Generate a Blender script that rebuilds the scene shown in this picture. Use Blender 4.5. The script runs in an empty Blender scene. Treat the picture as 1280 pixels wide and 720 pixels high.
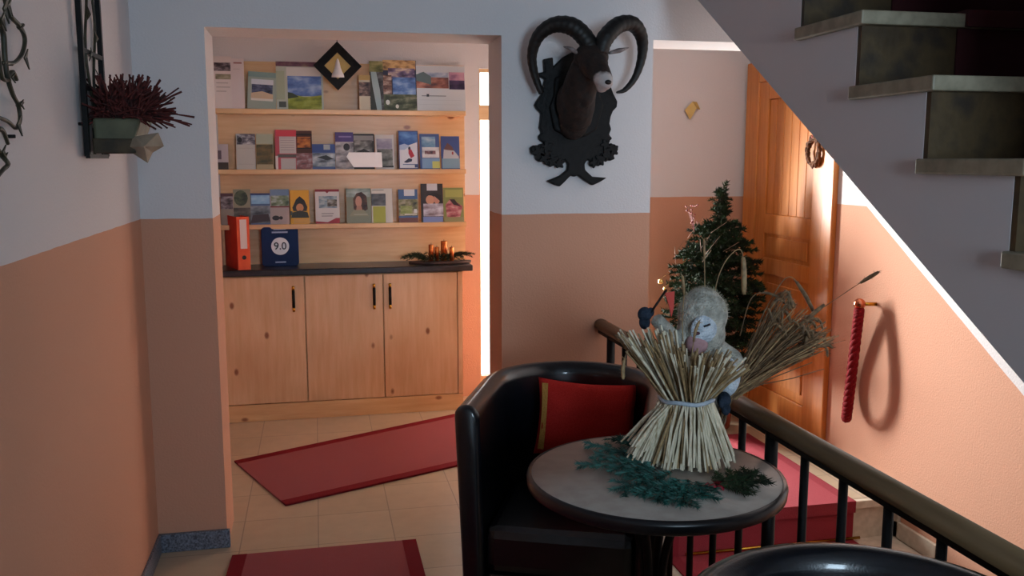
import bpy, bmesh, math, random
from mathutils import Vector, Matrix, Euler, noise
random.seed(7)
C = bpy.context.scene.collection
S = bpy.context.scene
R = random.random
def U(a, b): return a + (b - a) * random.random()

# ------------------------------------------------------------------ camera, world, lights, exposure
F_PX, PITCH, YAW, EYE = 1131.65, 0.1399, 0.2125, 1.5
cam = bpy.data.cameras.new('camera'); camo = bpy.data.objects.new('camera', cam); C.objects.link(camo)
camo.location = (0, 0, EYE); camo.rotation_euler = (math.pi/2 - PITCH, 0, -YAW)
cam.sensor_width = 36; cam.lens = F_PX / 1280 * 36; cam.clip_start = .02
S.camera = camo
S.view_settings.view_transform = 'Standard'; S.view_settings.look = 'None'
S.view_settings.gamma = 1; S.view_settings.use_curve_mapping = False
S.view_settings.exposure = -0.1

W = bpy.data.worlds.new('world'); S.world = W; W.use_nodes = True
W.node_tree.nodes['Background'].inputs[0].default_value = (1.0, .98, .94, 1)
W.node_tree.nodes['Background'].inputs[1].default_value = 5.0

def area(name, loc, rot, sx, sy, power, col, spread=180):
    l = bpy.data.lights.new(name, 'AREA'); l.shape = 'RECTANGLE'; l.size = sx; l.size_y = sy
    l.energy = power; l.color = col; l.spread = math.radians(spread)
    o = bpy.data.objects.new(name, l); C.objects.link(o); o.location = loc; o.rotation_euler = rot
    return o
# daylight through the glazed door at the end of the hall (hidden behind the middle pier)
area('hall_door_daylight', (1.42, 5.49, .90), Euler((math.pi/2, 0, math.radians(213))), .42, 1.3, 86, (1.0, .99, .96), 100)
# daylight from the window behind the photographer
area('rear_window_daylight', (.85, -1.92, 1.68), Euler((math.pi/2, 0, math.radians(-9))), .8, 1.0, 26, (.62, .82, 1.0), 100)
# daylight through the side window of the hall, left end
def at(u, v, y):      # point on the plane y = const that shows at that place of the photo
    cu, cv = (u - 640) / F_PX, (v - 360) / F_PX
    r = (math.cos(YAW), -math.sin(YAW), 0)
    f = (math.sin(YAW)*math.cos(PITCH), math.cos(YAW)*math.cos(PITCH), -math.sin(PITCH))
    up = (math.sin(YAW)*math.sin(PITCH), math.cos(YAW)*math.sin(PITCH), math.cos(PITCH))
    d = [f[i] + r[i]*cu - up[i]*cv for i in range(3)]
    t = y / d[1]
    return Vector((d[0]*t, y, EYE + d[2]*t))
def atx(u, v, x):
    p = at(u, v, 1.0); t = x / p.x
    return Vector((x, t, EYE + (p.z - EYE)*t))
def atz(u, v, z):
    p = at(u, v, 1.0); t = (z - EYE) / (p.z - EYE)
    return Vector((p.x*t, t, z))

# ------------------------------------------------------------------ materials
def s2l(c): return c/12.92 if c <= .04045 else ((c+.055)/1.055)**2.4
def hx(h):
    h = h.lstrip('#'); return tuple(s2l(int(h[i:i+2], 16)/255) for i in (0, 2, 4)) + (1,)
M = {}
def base_mat(key):
    m = bpy.data.materials.new(key); m.use_nodes = True; nt = m.node_tree
    b = nt.nodes['Principled BSDF']; M[key] = m
    return m, nt, b
def N(nt, t, **kw):
    n = nt.nodes.new(t)
    for k, v in kw.items():
        if k in n.inputs: n.inputs[k].default_value = v
        else: setattr(n, k, v)
    return n
def ramp(nt, fac, stops):
    r = nt.nodes.new('ShaderNodeValToRGB'); e = r.color_ramp.elements
    while len(e) < len(stops): e.new(.5)
    for i, (p, c) in enumerate(stops): e[i].position = p; e[i].color = c
    nt.links.new(fac, r.inputs[0]); return r.outputs[0]
def bump(nt, b, h, strength, dist=.01):
    n = nt.nodes.new('ShaderNodeBump'); n.inputs['Strength'].default_value = strength; n.inputs['Distance'].default_value = dist
    nt.links.new(h, n.inputs['Height']); nt.links.new(n.outputs[0], b.inputs['Normal'])
def flat(h, rough=.6, metal=0, key=None, spec=None, coat=0):
    k = key or ('paint_%s_%g_%g' % (h, rough, metal))
    if k in M: return M[k]
    m, nt, b = base_mat(k)
    b.inputs['Base Color'].default_value = hx(h); b.inputs['Roughness'].default_value = rough; b.inputs['Metallic'].default_value = metal
    if spec is not None: b.inputs['Specular IOR Level'].default_value = spec
    b.inputs['Coat Weight'].default_value = coat
    return m
def noisy(key, a, b2, scale=20, rough=.6, bmp=.0, bscale=60, c=None, stretch=(1,1,1), metal=0, spec=.5, detail=4):
    if key in M: return M[key]
    m, nt, b = base_mat(key)
    tc = N(nt, 'ShaderNodeTexCoord'); mp = N(nt, 'ShaderNodeMapping'); mp.inputs['Scale'].default_value = stretch
    nt.links.new(tc.outputs['Object'], mp.inputs[0])
    n = N(nt, 'ShaderNodeTexNoise', Scale=scale, Detail=detail); nt.links.new(mp.outputs[0], n.inputs['Vector'])
    st = [(.35, hx(a)), (.65, hx(b2))] if c is None else [(.34, hx(a)), (.5, hx(b2)), (.66, hx(c))]
    nt.links.new(ramp(nt, n.outputs[0], st), b.inputs['Base Color'])
    b.inputs['Roughness'].default_value = rough; b.inputs['Metallic'].default_value = metal; b.inputs['Specular IOR Level'].default_value = spec
    if bmp:
        n2 = N(nt, 'ShaderNodeTexNoise', Scale=bscale, Detail=5); nt.links.new(mp.outputs[0], n2.inputs['Vector'])
        bump(nt, b, n2.outputs[0], bmp)
    return m
def plaster(key='two_tone_plaster', slope=None):
    m, nt, b = base_mat(key)
    g = N(nt, 'ShaderNodeNewGeometry'); sp = N(nt, 'ShaderNodeSeparateXYZ'); nt.links.new(g.outputs['Position'], sp.inputs[0])
    wob = N(nt, 'ShaderNodeTexNoise', Scale=9.0); nt.links.new(g.outputs['Position'], wob.inputs['Vector'])
    ad = N(nt, 'ShaderNodeMath', operation='MULTIPLY_ADD'); nt.links.new(wob.outputs[0], ad.inputs[0]); ad.inputs[1].default_value = .006; nt.links.new(sp.outputs['Z'], ad.inputs[2])
    gt = N(nt, 'ShaderNodeMath', operation='GREATER_THAN'); nt.links.new(ad.outputs[0], gt.inputs[0]); gt.inputs[1].default_value = 1.2868 + .003
    fac = gt.outputs[0]
    if slope:      # the white field also follows the stairs: z > a + k*y
        ly = N(nt, 'ShaderNodeMath', operation='MULTIPLY_ADD'); nt.links.new(sp.outputs['Y'], ly.inputs[0]); ly.inputs[1].default_value = slope[1]; ly.inputs[2].default_value = slope[0]
        g2 = N(nt, 'ShaderNodeMath', operation='GREATER_THAN'); nt.links.new(ad.outputs[0], g2.inputs[0]); nt.links.new(ly.outputs[0], g2.inputs[1])
        om = N(nt, 'ShaderNodeMath', operation='MAXIMUM'); nt.links.new(fac, om.inputs[0]); nt.links.new(g2.outputs[0], om.inputs[1]); fac = om.outputs[0]
    mx = N(nt, 'ShaderNodeMix', data_type='RGBA'); nt.links.new(fac, mx.inputs['Factor'])
    mx.inputs[6].default_value = hx('CC9A80'); mx.inputs[7].default_value = hx('D8D5D6')
    nt.links.new(mx.outputs[2], b.inputs['Base Color']); b.inputs['Roughness'].default_value = .85; b.inputs['Specular IOR Level'].default_value = .2
    n2 = N(nt, 'ShaderNodeTexNoise', Scale=120.0, Detail=6.0); nt.links.new(g.outputs['Position'], n2.inputs['Vector'])
    bump(nt, b, n2.outputs[0], .35, .004)
    return m
plaster(); plaster('stair_wall_plaster', (.642 - .62*2.772 + .003, .62))
flat('CFCCCE', .9, key='white_plaster')
def pine(key, c1, c2, knot, axis='z', kscale=9.0, rough=.42, coat=.25, plank=0):
    m, nt, b = base_mat(key)
    g = N(nt, 'ShaderNodeNewGeometry'); mp = N(nt, 'ShaderNodeMapping')
    st = {'z': (1, 1, .09), 'x': (.09, 1, 1), 'y': (1, .09, 1)}[axis]
    mp.inputs['Scale'].default_value = st; nt.links.new(g.outputs['Position'], mp.inputs[0])
    n = N(nt, 'ShaderNodeTexNoise', Scale=42.0, Detail=6.0, Roughness=.6); nt.links.new(mp.outputs[0], n.inputs['Vector'])
    col = ramp(nt, n.outputs[0], [(.3, hx(c1)), (.7, hx(c2))])
    mp2 = N(nt, 'ShaderNodeMapping'); mp2.inputs['Scale'].default_value = {'z': (1, 1, .6), 'x': (.6, 1, 1), 'y': (1, .6, 1)}[axis]; nt.links.new(g.outputs['Position'], mp2.inputs[0])
    v = N(nt, 'ShaderNodeTexVoronoi', Scale=kscale); nt.links.new(mp2.outputs[0], v.inputs['Vector'])
    lt = N(nt, 'ShaderNodeMapRange'); lt.inputs['From Min'].default_value = .07; lt.inputs['From Max'].default_value = .14
    lt.inputs['To Min'].default_value = 1; lt.inputs['To Max'].default_value = 0; nt.links.new(v.outputs['Distance'], lt.inputs['Value'])
    sc = N(nt, 'ShaderNodeSeparateColor'); nt.links.new(v.outputs['Color'], sc.inputs[0]); gg = N(nt, 'ShaderNodeMath', operation='GREATER_THAN'); nt.links.new(sc.outputs[0], gg.inputs[0]); gg.inputs[1].default_value = .3
    mm = N(nt, 'ShaderNodeMath', operation='MULTIPLY'); nt.links.new(lt.outputs[0], mm.inputs[0]); nt.links.new(gg.outputs[0], mm.inputs[1])
    mx = N(nt, 'ShaderNodeMix', data_type='RGBA'); nt.links.new(mm.outputs[0], mx.inputs['Factor']); nt.links.new(col, mx.inputs[6]); mx.inputs[7].default_value = hx(knot)
    n3 = N(nt, 'ShaderNodeTexNoise', Scale=1.6); nt.links.new(g.outputs['Position'], n3.inputs['Vector'])
    m3 = N(nt, 'ShaderNodeMix', data_type='RGBA', blend_type='MULTIPLY'); m3.inputs['Factor'].default_value = 1
    nt.links.new(mx.outputs[2], m3.inputs[6]); nt.links.new(ramp(nt, n3.outputs[0], [(.35, (.82,.76,.7,1)), (.65, (1,1,1,1))]), m3.inputs[7])
    out = m3.outputs[2]
    nt.links.new(out, b.inputs['Base Color']); b.inputs['Roughness'].default_value = rough; b.inputs['Coat Weight'].default_value = coat; b.inputs['Coat Roughness'].default_value = .25
    bump(nt, b, n.outputs[0], .08, .002)
    return m
pine('pine_door_leaf', 'DDB083', 'EAC49B', '8E5634')
pine('pine_shelf', 'DDAF7C', 'EBC592', '96603A', axis='x')
pine('pine_orange', 'CC7A30', 'E2964A', '7E3A12', kscale=8.0)
pine('pine_orange_y', 'CC7A30', 'E2964A', '7E3A12', axis='y')
def tile():
    m, nt, b = base_mat('cream_floor_tile')
    g = N(nt, 'ShaderNodeNewGeometry'); mp = N(nt, 'ShaderNodeMapping'); mp.inputs['Location'].default_value = (.03, .12, 0); nt.links.new(g.outputs['Position'], mp.inputs[0])
    br = N(nt, 'ShaderNodeTexBrick', Scale=1.0); br.offset = 0; br.inputs['Mortar Size'].default_value = .0025; br.inputs['Brick Width'].default_value = .3; br.inputs['Row Height'].default_value = .3
    br.inputs['Mortar Smooth'].default_value = .3
    br.inputs['Color1'].default_value = hx('BCAA90'); br.inputs['Color2'].default_value = hx('B5A389'); br.inputs['Mortar'].default_value = hx('8E8270')
    nt.links.new(mp.outputs[0], br.inputs['Vector'])
    n = N(nt, 'ShaderNodeTexNoise', Scale=14.0, Detail=5.0); nt.links.new(g.outputs['Position'], n.inputs['Vector'])
    mx = N(nt, 'ShaderNodeMix', data_type='RGBA', blend_type='MULTIPLY'); mx.inputs['Factor'].default_value = 1
    nt.links.new(br.outputs[0], mx.inputs[6]); nt.links.new(ramp(nt, n.outputs[0], [(.3, (.9,.9,.9,1)), (.7, (1,1,1,1))]), mx.inputs[7])
    nt.links.new(mx.outputs[2], b.inputs['Base Color']); b.inputs['Roughness'].default_value = .32
tile()
noisy('granite', '3E424C', '7C8494', 150, .4)
noisy('tread_stone', '7C7460', '948A74', 30, .55, .1)
noisy('riser_stone', '2A1E10', '4A381C', 9, .6, .1, c='382810')
noisy('lower_stone', 'C2B8A4', 'D4CAB8', 30, .5)
def carpet():
    m, nt, b = base_mat('red_carpet')
    g = N(nt, 'ShaderNodeTexCoord'); n = N(nt, 'ShaderNodeTexNoise', Scale=400.0, Detail=2.0); nt.links.new(g.outputs['Object'], n.inputs['Vector'])
    nt.links.new(ramp(nt, n.outputs[0], [(.3, hx('7C1A22')), (.7, hx('94262E'))]), b.inputs['Base Color']); b.inputs['Roughness'].default_value = .95
    b.inputs['Sheen Weight'].default_value = .2; b.inputs['Sheen Roughness'].default_value = .4; b.inputs['Specular IOR Level'].default_value = .3
    bump(nt, b, n.outputs[0], .6, .004)
carpet(); noisy('runner_carpet', '8E2C36', 'A83C48', 400, .9, .5, 400, spec=.4); noisy('runner_border', '84202E', '96303C', 400, .9, .5, 400, spec=.3); noisy('red_carpet_border', '701620', '841E28', 400, .95, .5, 400, spec=.1)  # runner carpet red made pinker to carry the strong hall light
noisy('black_leather', '05070C', '090C14', 40, .32, .08, 260, spec=.4)
M['black_leather'].node_tree.nodes['Principled BSDF'].inputs['Coat Weight'].default_value = .6; M['black_leather'].node_tree.nodes['Principled BSDF'].inputs['Coat Roughness'].default_value = .1
noisy('cushion_red', 'B02420', 'C0302A', 300, .9, .5, 500, spec=.1)
noisy('cushion_gold', 'B07A30', 'C89048', 200, .8)
noisy('dark_rail_wood', '544028', '6E583E', 30, .38, .05, stretch=(1,.1,1))
flat('050506', .5, 0, 'black_steel', spec=.25)
noisy('table_laminate', '9E9288', 'AAA096', 26, .38)
flat('101014', .3, 0, 'black_edge')
noisy('carved_black', '040405', '09090B', 40, .6, .3, 60, spec=.25)
def horn():
    m, nt, b = base_mat('horn')
    tc = N(nt, 'ShaderNodeTexCoord'); n = N(nt, 'ShaderNodeTexNoise', Scale=60.0, Detail=5.0); nt.links.new(tc.outputs['Object'], n.inputs['Vector'])
    nt.links.new(ramp(nt, n.outputs[0], [(.3, hx('070606')), (.7, hx('120F0D'))]), b.inputs['Base Color']); b.inputs['Roughness'].default_value = .55
    bump(nt, b, n.outputs[0], .5, .004)
horn()
noisy('straw_pale', 'A89878', 'E0D6BE', 60, .45, c='C8BC9E', stretch=(1,1,.3))
noisy('straw_brown', '7A6244', 'A88C62', 60, .6)
noisy('wheat_dark', '4E3C28', '826442', 60, .7)
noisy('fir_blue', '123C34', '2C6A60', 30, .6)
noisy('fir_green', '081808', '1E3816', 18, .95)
noisy('bark', '3A2A1C', '5A4430', 30, .8)
noisy('plush_pale', '9C9A90', 'CCC8BC', 45, .95, .9, 180, spec=.1)
noisy('plush_white', 'B4C0CC', 'DCE4EC', 45, .95, .9, 180, spec=.1)
noisy('plush_dark', '1E2630', '323C4A', 45, .95, .5, 180, spec=.1)
noisy('heather_red', '260A0A', '5A1E1A', 24, .8, c='40120F')
noisy('pot_green', '4A4C3A', '5C5E48', 20, .6)
noisy('paper_tan', '7E7262', 'A0927E', 14, .8)
noisy('vine_metal', '1C1C12', '3A3826', 30, .5)
noisy('rope_red', '6A0C14', '8A141C', 120, .8, .3, 300, spec=.15)
flat('C89438', .25, 1, 'brass')
noisy('copper_foil', 'B04A20', 'E08A48', 40, .3, metal=.8)
flat('C9AA66', .5, .3, 'gold_paper')
noisy('wreath', '4A2A14', '7A4A26', 80, .8)
M['glass'] = None
def glass():
    m, nt, b = base_mat('clear_glass')
    b.inputs['Base Color'].default_value = (1,1,1,1); b.inputs['Roughness'].default_value = .02; b.inputs['Transmission Weight'].default_value = 1; b.inputs['IOR'].default_value = 1.1
glass()
def photo(a, b2, c, sc=14, key=None):
    return noisy(key or 'print_%s_%s_%s_%g' % (a, b2, c, sc), a, b2, sc, .45, c=c, stretch=(1, 1, 2.2), detail=5)

# ------------------------------------------------------------------ mesh helpers
class MB:
    def __init__(s): s.v = []; s.f = []; s.m = []; s.sm = []
    def add(s, vs, fs, m=0, smooth=False):
        o = len(s.v); s.v += [Vector(p) for p in vs]
        for f in fs: s.f.append(tuple(i + o for i in f)); s.m.append(m); s.sm.append(smooth)
        return s
    def box(s, x0, x1, y0, y1, z0, z1, m=0):
        return s.add([(x0,y0,z0),(x1,y0,z0),(x1,y1,z0),(x0,y1,z0),(x0,y0,z1),(x1,y0,z1),(x1,y1,z1),(x0,y1,z1)],
              [(0,3,2,1),(4,5,6,7),(0,1,5,4),(1,2,6,5),(2,3,7,6),(3,0,4,7)], m)
    def prism(s, poly, d0, d1, axis='y', m=0, smooth=False):
        n = len(poly)
        def P3(a, b, d): return (a, d, b) if axis == 'y' else ((d, a, b) if axis == 'x' else (a, b, d))
        vs = [P3(a, b, d0) for a, b in poly] + [P3(a, b, d1) for a, b in poly]
        fs = [tuple(range(n)), tuple(reversed(range(n, 2*n)))] + [(i, (i+1) % n + 0, (i+1) % n + n, i + n)[::-1] for i in range(n)]
        return s.add(vs, fs, m, smooth)
    def tube(s, pts, rad, n=8, m=0, cap=True, smooth=True, flat_=None):
        pts = [Vector(p) for p in pts]; k = len(pts)
        if not hasattr(rad, '__len__'): rad = [rad]*k
        vs = []; prev = None
        for i, p in enumerate(pts):
            t = (pts[min(i+1, k-1)] - pts[max(i-1, 0)])
            if t.length < 1e-9: t = Vector((0,0,1))
            t.normalize()
            if prev is None:
                a = Vector((0,0,1)) if abs(t.z) < .9 else Vector((1,0,0))
                nx = t.cross(a).normalized()
            else:
                nx = prev - t * prev.dot(t)
                nx = nx.normalized() if nx.length > 1e-6 else t.orthogonal().normalized()
            prev = nx; ny = t.cross(nx)
            for j in range(n):
                a = 2*math.pi*j/n
                vs.append(p + (nx*math.cos(a) + ny*math.sin(a)*(flat_ or 1))*rad[i])
        fs = [(i*n+j, i*n+(j+1) % n, (i+1)*n+(j+1) % n, (i+1)*n+j) for i in range(k-1) for j in range(n)]
        if cap: fs += [tuple(reversed(range(n))), tuple(range((k-1)*n, k*n))]
        return s.add(vs, fs, m, smooth)
    def lathe(s, prof, c=(0,0,0), n=32, m=0, smooth=True, sx=1, sy=1, caps=True):
        vs = [(c[0]+r*sx*math.cos(2*math.pi*j/n), c[1]+r*sy*math.sin(2*math.pi*j/n), c[2]+z) for r, z in prof for j in range(n)]
        k = len(prof)
        fs = [(i*n+j, i*n+(j+1) % n, (i+1)*n+(j+1) % n, (i+1)*n+j) for i in range(k-1) for j in range(n)]
        if caps: fs += [tuple(reversed(range(n))), tuple(range((k-1)*n, k*n))]
        return s.add(vs, fs, m, smooth)
    def ball(s, c, r, m=0, n=14, rot=None):
        if not hasattr(r, '__len__'): r = (r, r, r)
        vs = []; c = Vector(c)
        for i in range(1, n):
            th = math.pi*i/n
            for j in range(n*2):
                ph = math.pi*j/n
                p = Vector((r[0]*math.sin(th)*math.cos(ph), r[1]*math.sin(th)*math.sin(ph), r[2]*math.cos(th)))
                if rot is not None: p = rot @ p
                vs.append(c + p)
        a = Vector((0,0,r[2])); b = Vector((0,0,-r[2]))
        if rot is not None: a = rot @ a; b = rot @ b
        vs += [c + a, c + b]; w = n*2; T = len(vs)-2
        fs = [(i*w+j, (i+1)*w+j, (i+1)*w+(j+1) % w, i*w+(j+1) % w) for i in range(n-2) for j in range(w)]
        fs += [(T, j, (j+1) % w) for j in range(w)] + [(T+1, (n-2)*w+(j+1) % w, (n-2)*w+j) for j in range(w)]
        return s.add(vs, fs, m, True)
    def build(s, name, mats, parent=None, bevel=0, mods=None, kind=None, label=None, auto=False):
        me = bpy.data.meshes.new(name)
        off = Vector((0,0,0)); p = parent
        while p is not None: off += Vector(p.location); p = p.parent
        me.from_pydata([v - off for v in s.v], [], s.f)
        if not isinstance(mats, (list, tuple)): mats = [mats]
        for m in mats: me.materials.append(M[m] if isinstance(m, str) else m)
        for pl, mi, sm in zip(me.polygons, s.m, s.sm): pl.material_index = mi; pl.use_smooth = sm
        me.update()
        bm = bmesh.new(); bm.from_mesh(me); bmesh.ops.recalc_face_normals(bm, faces=bm.faces); bm.to_mesh(me); bm.free()
        o = bpy.data.objects.new(name, me); C.objects.link(o); o.parent = parent
        if bevel:
            b = o.modifiers.new('bevel', 'BEVEL'); b.width = bevel; b.segments = 2; b.limit_method = 'ANGLE'; b.angle_limit = .7
        if kind: o['kind'] = kind
        if label: o['label'] = label
        return o
def tag(o, label=None, cat=None, group=None, kind=None):
    if label: o['label'] = label
    if cat: o['category'] = cat
    if group: o['group'] = group
    if kind: o['kind'] = kind
    return o
def thing(name, loc, label, cat, group=None):
    o = bpy.data.objects.new(name, None); C.objects.link(o); o.location = loc; o.empty_display_size = .05
    return tag(o, label, cat, group)
def copy_tree(o, parent=None):
    c = o.copy(); C.objects.link(c); c.parent = parent
    for ch in list(o.children): copy_tree(ch, c)
    return c
def catmull(pts, n=6):
    pts = [Vector(p) for p in pts]; out = []
    for i in range(len(pts)-1):
        p0 = pts[max(i-1, 0)]; p1 = pts[i]; p2 = pts[i+1]; p3 = pts[min(i+2, len(pts)-1)]
        for j in range(n):
            t = j/n
            out.append(.5*((2*p1)+(p2-p0)*t+(2*p0-5*p1+4*p2-p3)*t*t+(3*p1-p0-3*p2+p3)*t**3))
    out.append(pts[-1]); return out
def lerps(vals, n=6):
    out = []
    for i in range(len(vals)-1): out += [vals[i]+(vals[i+1]-vals[i])*j/n for j in range(n)]
    return out + [vals[-1]]
def remesh(o, vox, smooth=6):
    r = o.modifiers.new('remesh', 'REMESH'); r.mode = 'VOXEL'; r.voxel_size = vox; r.use_smooth_shade = True
    if smooth: s = o.modifiers.new('smooth', 'SMOOTH'); s.iterations = smooth; s.factor = .5
    return o
def struct(mb, name, mat, **k):
    o = mb.build(name, mat, **k); o['kind'] = 'structure'; return o

# ------------------------------------------------------------------ setting
XL, Y1, T, XOL, XOR, ZT, XE, XR, Y2 = -.632, 3.5415, .2705, -.3784, .7221, 1.9804, 1.3463, 2.5246, 5.60
YB = Y1 + T; YS = 5.05; YR = -2.0; CEIL = 2.55
RUN, RISE, NOSE0 = .282, .182, 3.47
f = MB().box(XL-.15, 1.2, YR-.15, NOSE0, -.22, 0); f.box(XL-.15, XR+.15, NOSE0, Y2+.2, -.22, 0)
struct(f, 'floor', 'cream_floor_tile')
struct(MB().box(XL-.15, XL, YR-.15, Y2+.2, -.22, CEIL), 'wall_left', 'two_tone_plaster')
w = MB().box(XL, XOL, Y1, YB, 0, CEIL)
w.box(XOR, XE, Y1, YB, 0, CEIL); w.box(XOL, XOR, Y1, YB, ZT, CEIL); w.box(XE, XR, Y1, YB, ZT, CEIL)
struct(w, 'wall_front', 'two_tone_plaster')
w = MB().box(XL, 1.0, Y2, Y2+.15, 0, CEIL); w.box(1.0, 1.8, Y2, Y2+.15, 2.06, CEIL); w.box(1.0, 1.8, Y2, Y2+.15, 0, .08); w.box(1.8, XR, YS, Y2+.15, 0, CEIL)
struct(w, 'wall_hall_end', 'two_tone_plaster')
struct(MB().box(XR, XR+.15, YR-.15, Y2+.15, -3.0, 4.4), 'wall_right', 'stair_wall_plaster')
w = MB().box(XL, -.45, YR-.15, YR, 0, CEIL); w.box(1.45, XR, YR-.15, YR, -3, 4.4); w.box(-.45, 1.45, YR-.15, YR, 0, .95); w.box(-.45, 1.45, YR-.15, YR, 2.25, CEIL)
struct(w, 'wall_rear', 'two_tone_plaster')
# unseen partition added to keep the rear daylight off the upper risers
struct(MB().box(XE, XE+.1, YR, 1.0, -2.6, 4.4), 'wall_light_block', 'white_plaster')
struct(MB().box(1.2, XE, YR, 1.0, -2.6, -.22), 'wall_stairwell', 'white_plaster')
c = MB().box(XL-.15, XE, YR-.15, YB, CEIL, CEIL+.2); c.box(XL-.15, XR+.15, YB, Y2+.15, CEIL-.05, CEIL+.15); c.box(XE, XR+.15, YR-.15, YB, 4.4, 4.5)
c.box(XE-.17, XE-.025, YR-.15, YB, CEIL+.2, 4.4); c.box(XE, XR, YB, YB+.1, CEIL, 4.4)
struct(c, 'ceiling', 'white_plaster')
# stairwell lower walls under the landing and side
w = MB().box(1.12, 1.2, YR, NOSE0, -3, -.22); w.box(1.2, XR, NOSE0+.02, NOSE0+.12, -3, -.22)
struct(w, 'wall_below', 'two_tone_plaster')
b = MB().box(XL, XOL+.012, Y1-.018, Y1, 0, .073); b.box(XL, XL+.012, YR, Y1, 0, .073)
struct(b, 'baseboard_front', 'granite', bevel=.003)
struct(MB().box(XOR-.012, XE+.012, Y1-.018, Y1, 0, .073), 'baseboard_pier', 'granite', bevel=.003)
struct(MB().box(XR-.014, XR, NOSE0+.02, 4.05, 0, .07), 'baseboard_right', flat('E8E4DC', .4), bevel=.003)
# stepped stone skirting along the descending flight
sk = MB()
for i in range(0, 9):
    z = -RISE*(i); y = NOSE0 - RUN*i
    sk.box(XR-.016, XR, y-RUN-.02, y+.02, z-RISE, z-RISE+.075) if i else None
    sk.box(XR-.016, XR, y-.045, y+.03, z-RISE-.05, z+.0)
sk.box(XR-.016, XR, NOSE0-RUN-.02, NOSE0+.02, -RISE, -RISE+.075)
struct(sk, 'trim_1', 'lower_stone', bevel=.002)

# glazed door at the end of the hall: only its left edge shows
d = bpy.data.objects.new('door_1', None); C.objects.link(d); d.location = (1.4, Y2, .08); d['kind'] = 'structure'
fr = MB()
for x0, x1, z0, z1 in ((1.0,1.012,.08,2.06), (1.1,1.16,.08,2.06), (1.72,1.8,.08,2.06), (1.012,1.1,1.75,1.84), (1.012,1.1,.08,.12), (1.16,1.72,.08,.2), (1.16,1.72,1.98,2.06), (1.012,1.1,2.04,2.06)):
    fr.box(x0, x1, Y2+.03, Y2+.08, z0, z1)
fr.build('door_frame', 'pine_shelf', d)
MB().box(1.012, 1.1, Y2+.052, Y2+.058, .12, 2.04).box(1.16, 1.72, Y2+.052, Y2+.058, .2, 1.98).build('pane', 'clear_glass', d)
# window behind the photographer
d = bpy.data.objects.new('window_1', None); C.objects.link(d); d.location = (.5, YR, .95); d['kind'] = 'structure'
fr = MB()
for x0, x1, z0, z1 in ((-.45,-.39,.95,2.25), (1.39,1.45,.95,2.25), (-.45,1.45,.95,1.01), (-.45,1.45,2.19,2.25), (.47,.53,.95,2.25)):
    fr.box(x0, x1, YR-.1, YR-.04, z0, z1)
fr.build('window_frame', flat('E8E6E2', .4), d)
MB().box(-.39, 1.39, YR-.075, YR-.068, 1.01, 2.19).build('pane', flat('BFC8D0', .1, key='frosted_pane'), d)

# pine room door in the right wall, with its casing
d = bpy.data.objects.new('door_2', None); C.objects.link(d); d.location = (XR, 4.5, 0); d['kind'] = 'structure'
X0 = XR
ca = MB().box(X0-.03, X0, 4.055, 4.15, 0, 2.06).box(X0-.03, X0, 4.87, 5.02, 0, 2.06).box(X0-.03, X0, 4.15, 4.87, 1.94, 2.06)
ca.build('door_casing', 'pine_orange', d, bevel=.006)
MB().box(X0-.045, X0, 4.13, 4.87, 0, .06).build('threshold', 'pine_orange_y', d, bevel=.004)
lf = MB()
lf.box(X0-.022, X0-.001, 4.15, 4.26, .07, 1.94); lf.box(X0-.022, X0-.001, 4.76, 4.87, .07, 1.94)
for z0, z1 in ((.07,.2), (.86,.95), (1.09,1.2), (1.84,1.94)): lf.box(X0-.022, X0-.001, 4.26, 4.76, z0, z1)
lf.build('leaf_frame', 'pine_orange', d, bevel=.003)
pn = MB()
k = 6; yw = .5/k
for i in range(k): pn.box(X0-.012, X0-.001, 4.26+i*yw+.002, 4.26+(i+1)*yw-.002, 1.2, 1.84)
pn.box(X0-.017, X0-.001, 4.3, 4.72, .97, 1.07); pn.box(X0-.018, X0-.001, 4.3, 4.72, .25, .81)
pn.box(X0-.009, X0-.001, 4.26, 4.76, .2, 1.84)
pn.build('leaf_panels', 'pine_orange', d, bevel=.004)

# ------------------------------------------------------------------ upper flight of stairs
st = thing('staircase', (XE, 1.2, 0), 'upper flight of stairs, white stringer with stone treads and dark risers, climbing away', 'staircase')
# nosing i: y = 2.065 + i*RUN, top z = 1.868 + i*RISE
def ny(i): return 2.065 + i*RUN
def nz(i): return 1.868 + i*RISE
poly = []
I0, I1 = -3, 5
for i in range(I0, I1):
    poly.append((ny(i)+.046, nz(i)-.034 - RISE)); poly.append((ny(i)+.046, nz(i)-.034))
# lower edge of the stringer follows the slope seen in the photo
sl = (2.065-1.068)/(3.114-1.481)
def soff(y): return 1.068 + (y-1.481)*sl
poly.append((ny(I1)+.046, nz(I1-1)-.034)); poly.append((ny(I1)+.046, soff(ny(I1)+.046))); poly.append((ny(I0)+.046, soff(ny(I0)+.046)))
MB().prism(poly, XE, XR-.001, 'x').build('stringer', 'white_plaster', st)
for i in range(I0, I1):
    MB().box(XE-.02, XR-.002, ny(i), ny(i)+RUN+.045, nz(i)-.034, nz(i)).build('tread', 'tread_stone', st, bevel=.004)
    MB().box(XE+.0005, XR-.002, ny(i)+.03, ny(i)+.0455, nz(i)-RISE, nz(i)-.034).build('riser', 'riser_stone', st)
cr = MB()
for i in range(I0, I1):
    cr.box(XE+.27, XR-.2, ny(i)-.004, ny(i)+RUN+.03, nz(i), nz(i)+.008); cr.box(XE+.27, XR-.2, ny(i)+.022, ny(i)+.03, nz(i)-RISE, nz(i)-.034)
    cr.box(XE+.27, XR-.2, ny(i)-.012, ny(i), nz(i)-.034, nz(i)+.008)
tag(cr.build('stair_carpet', flat('3A0A10', .95), bevel=.002), 'dark carpet runner on the upper flight of stairs', 'carpet')
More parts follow.
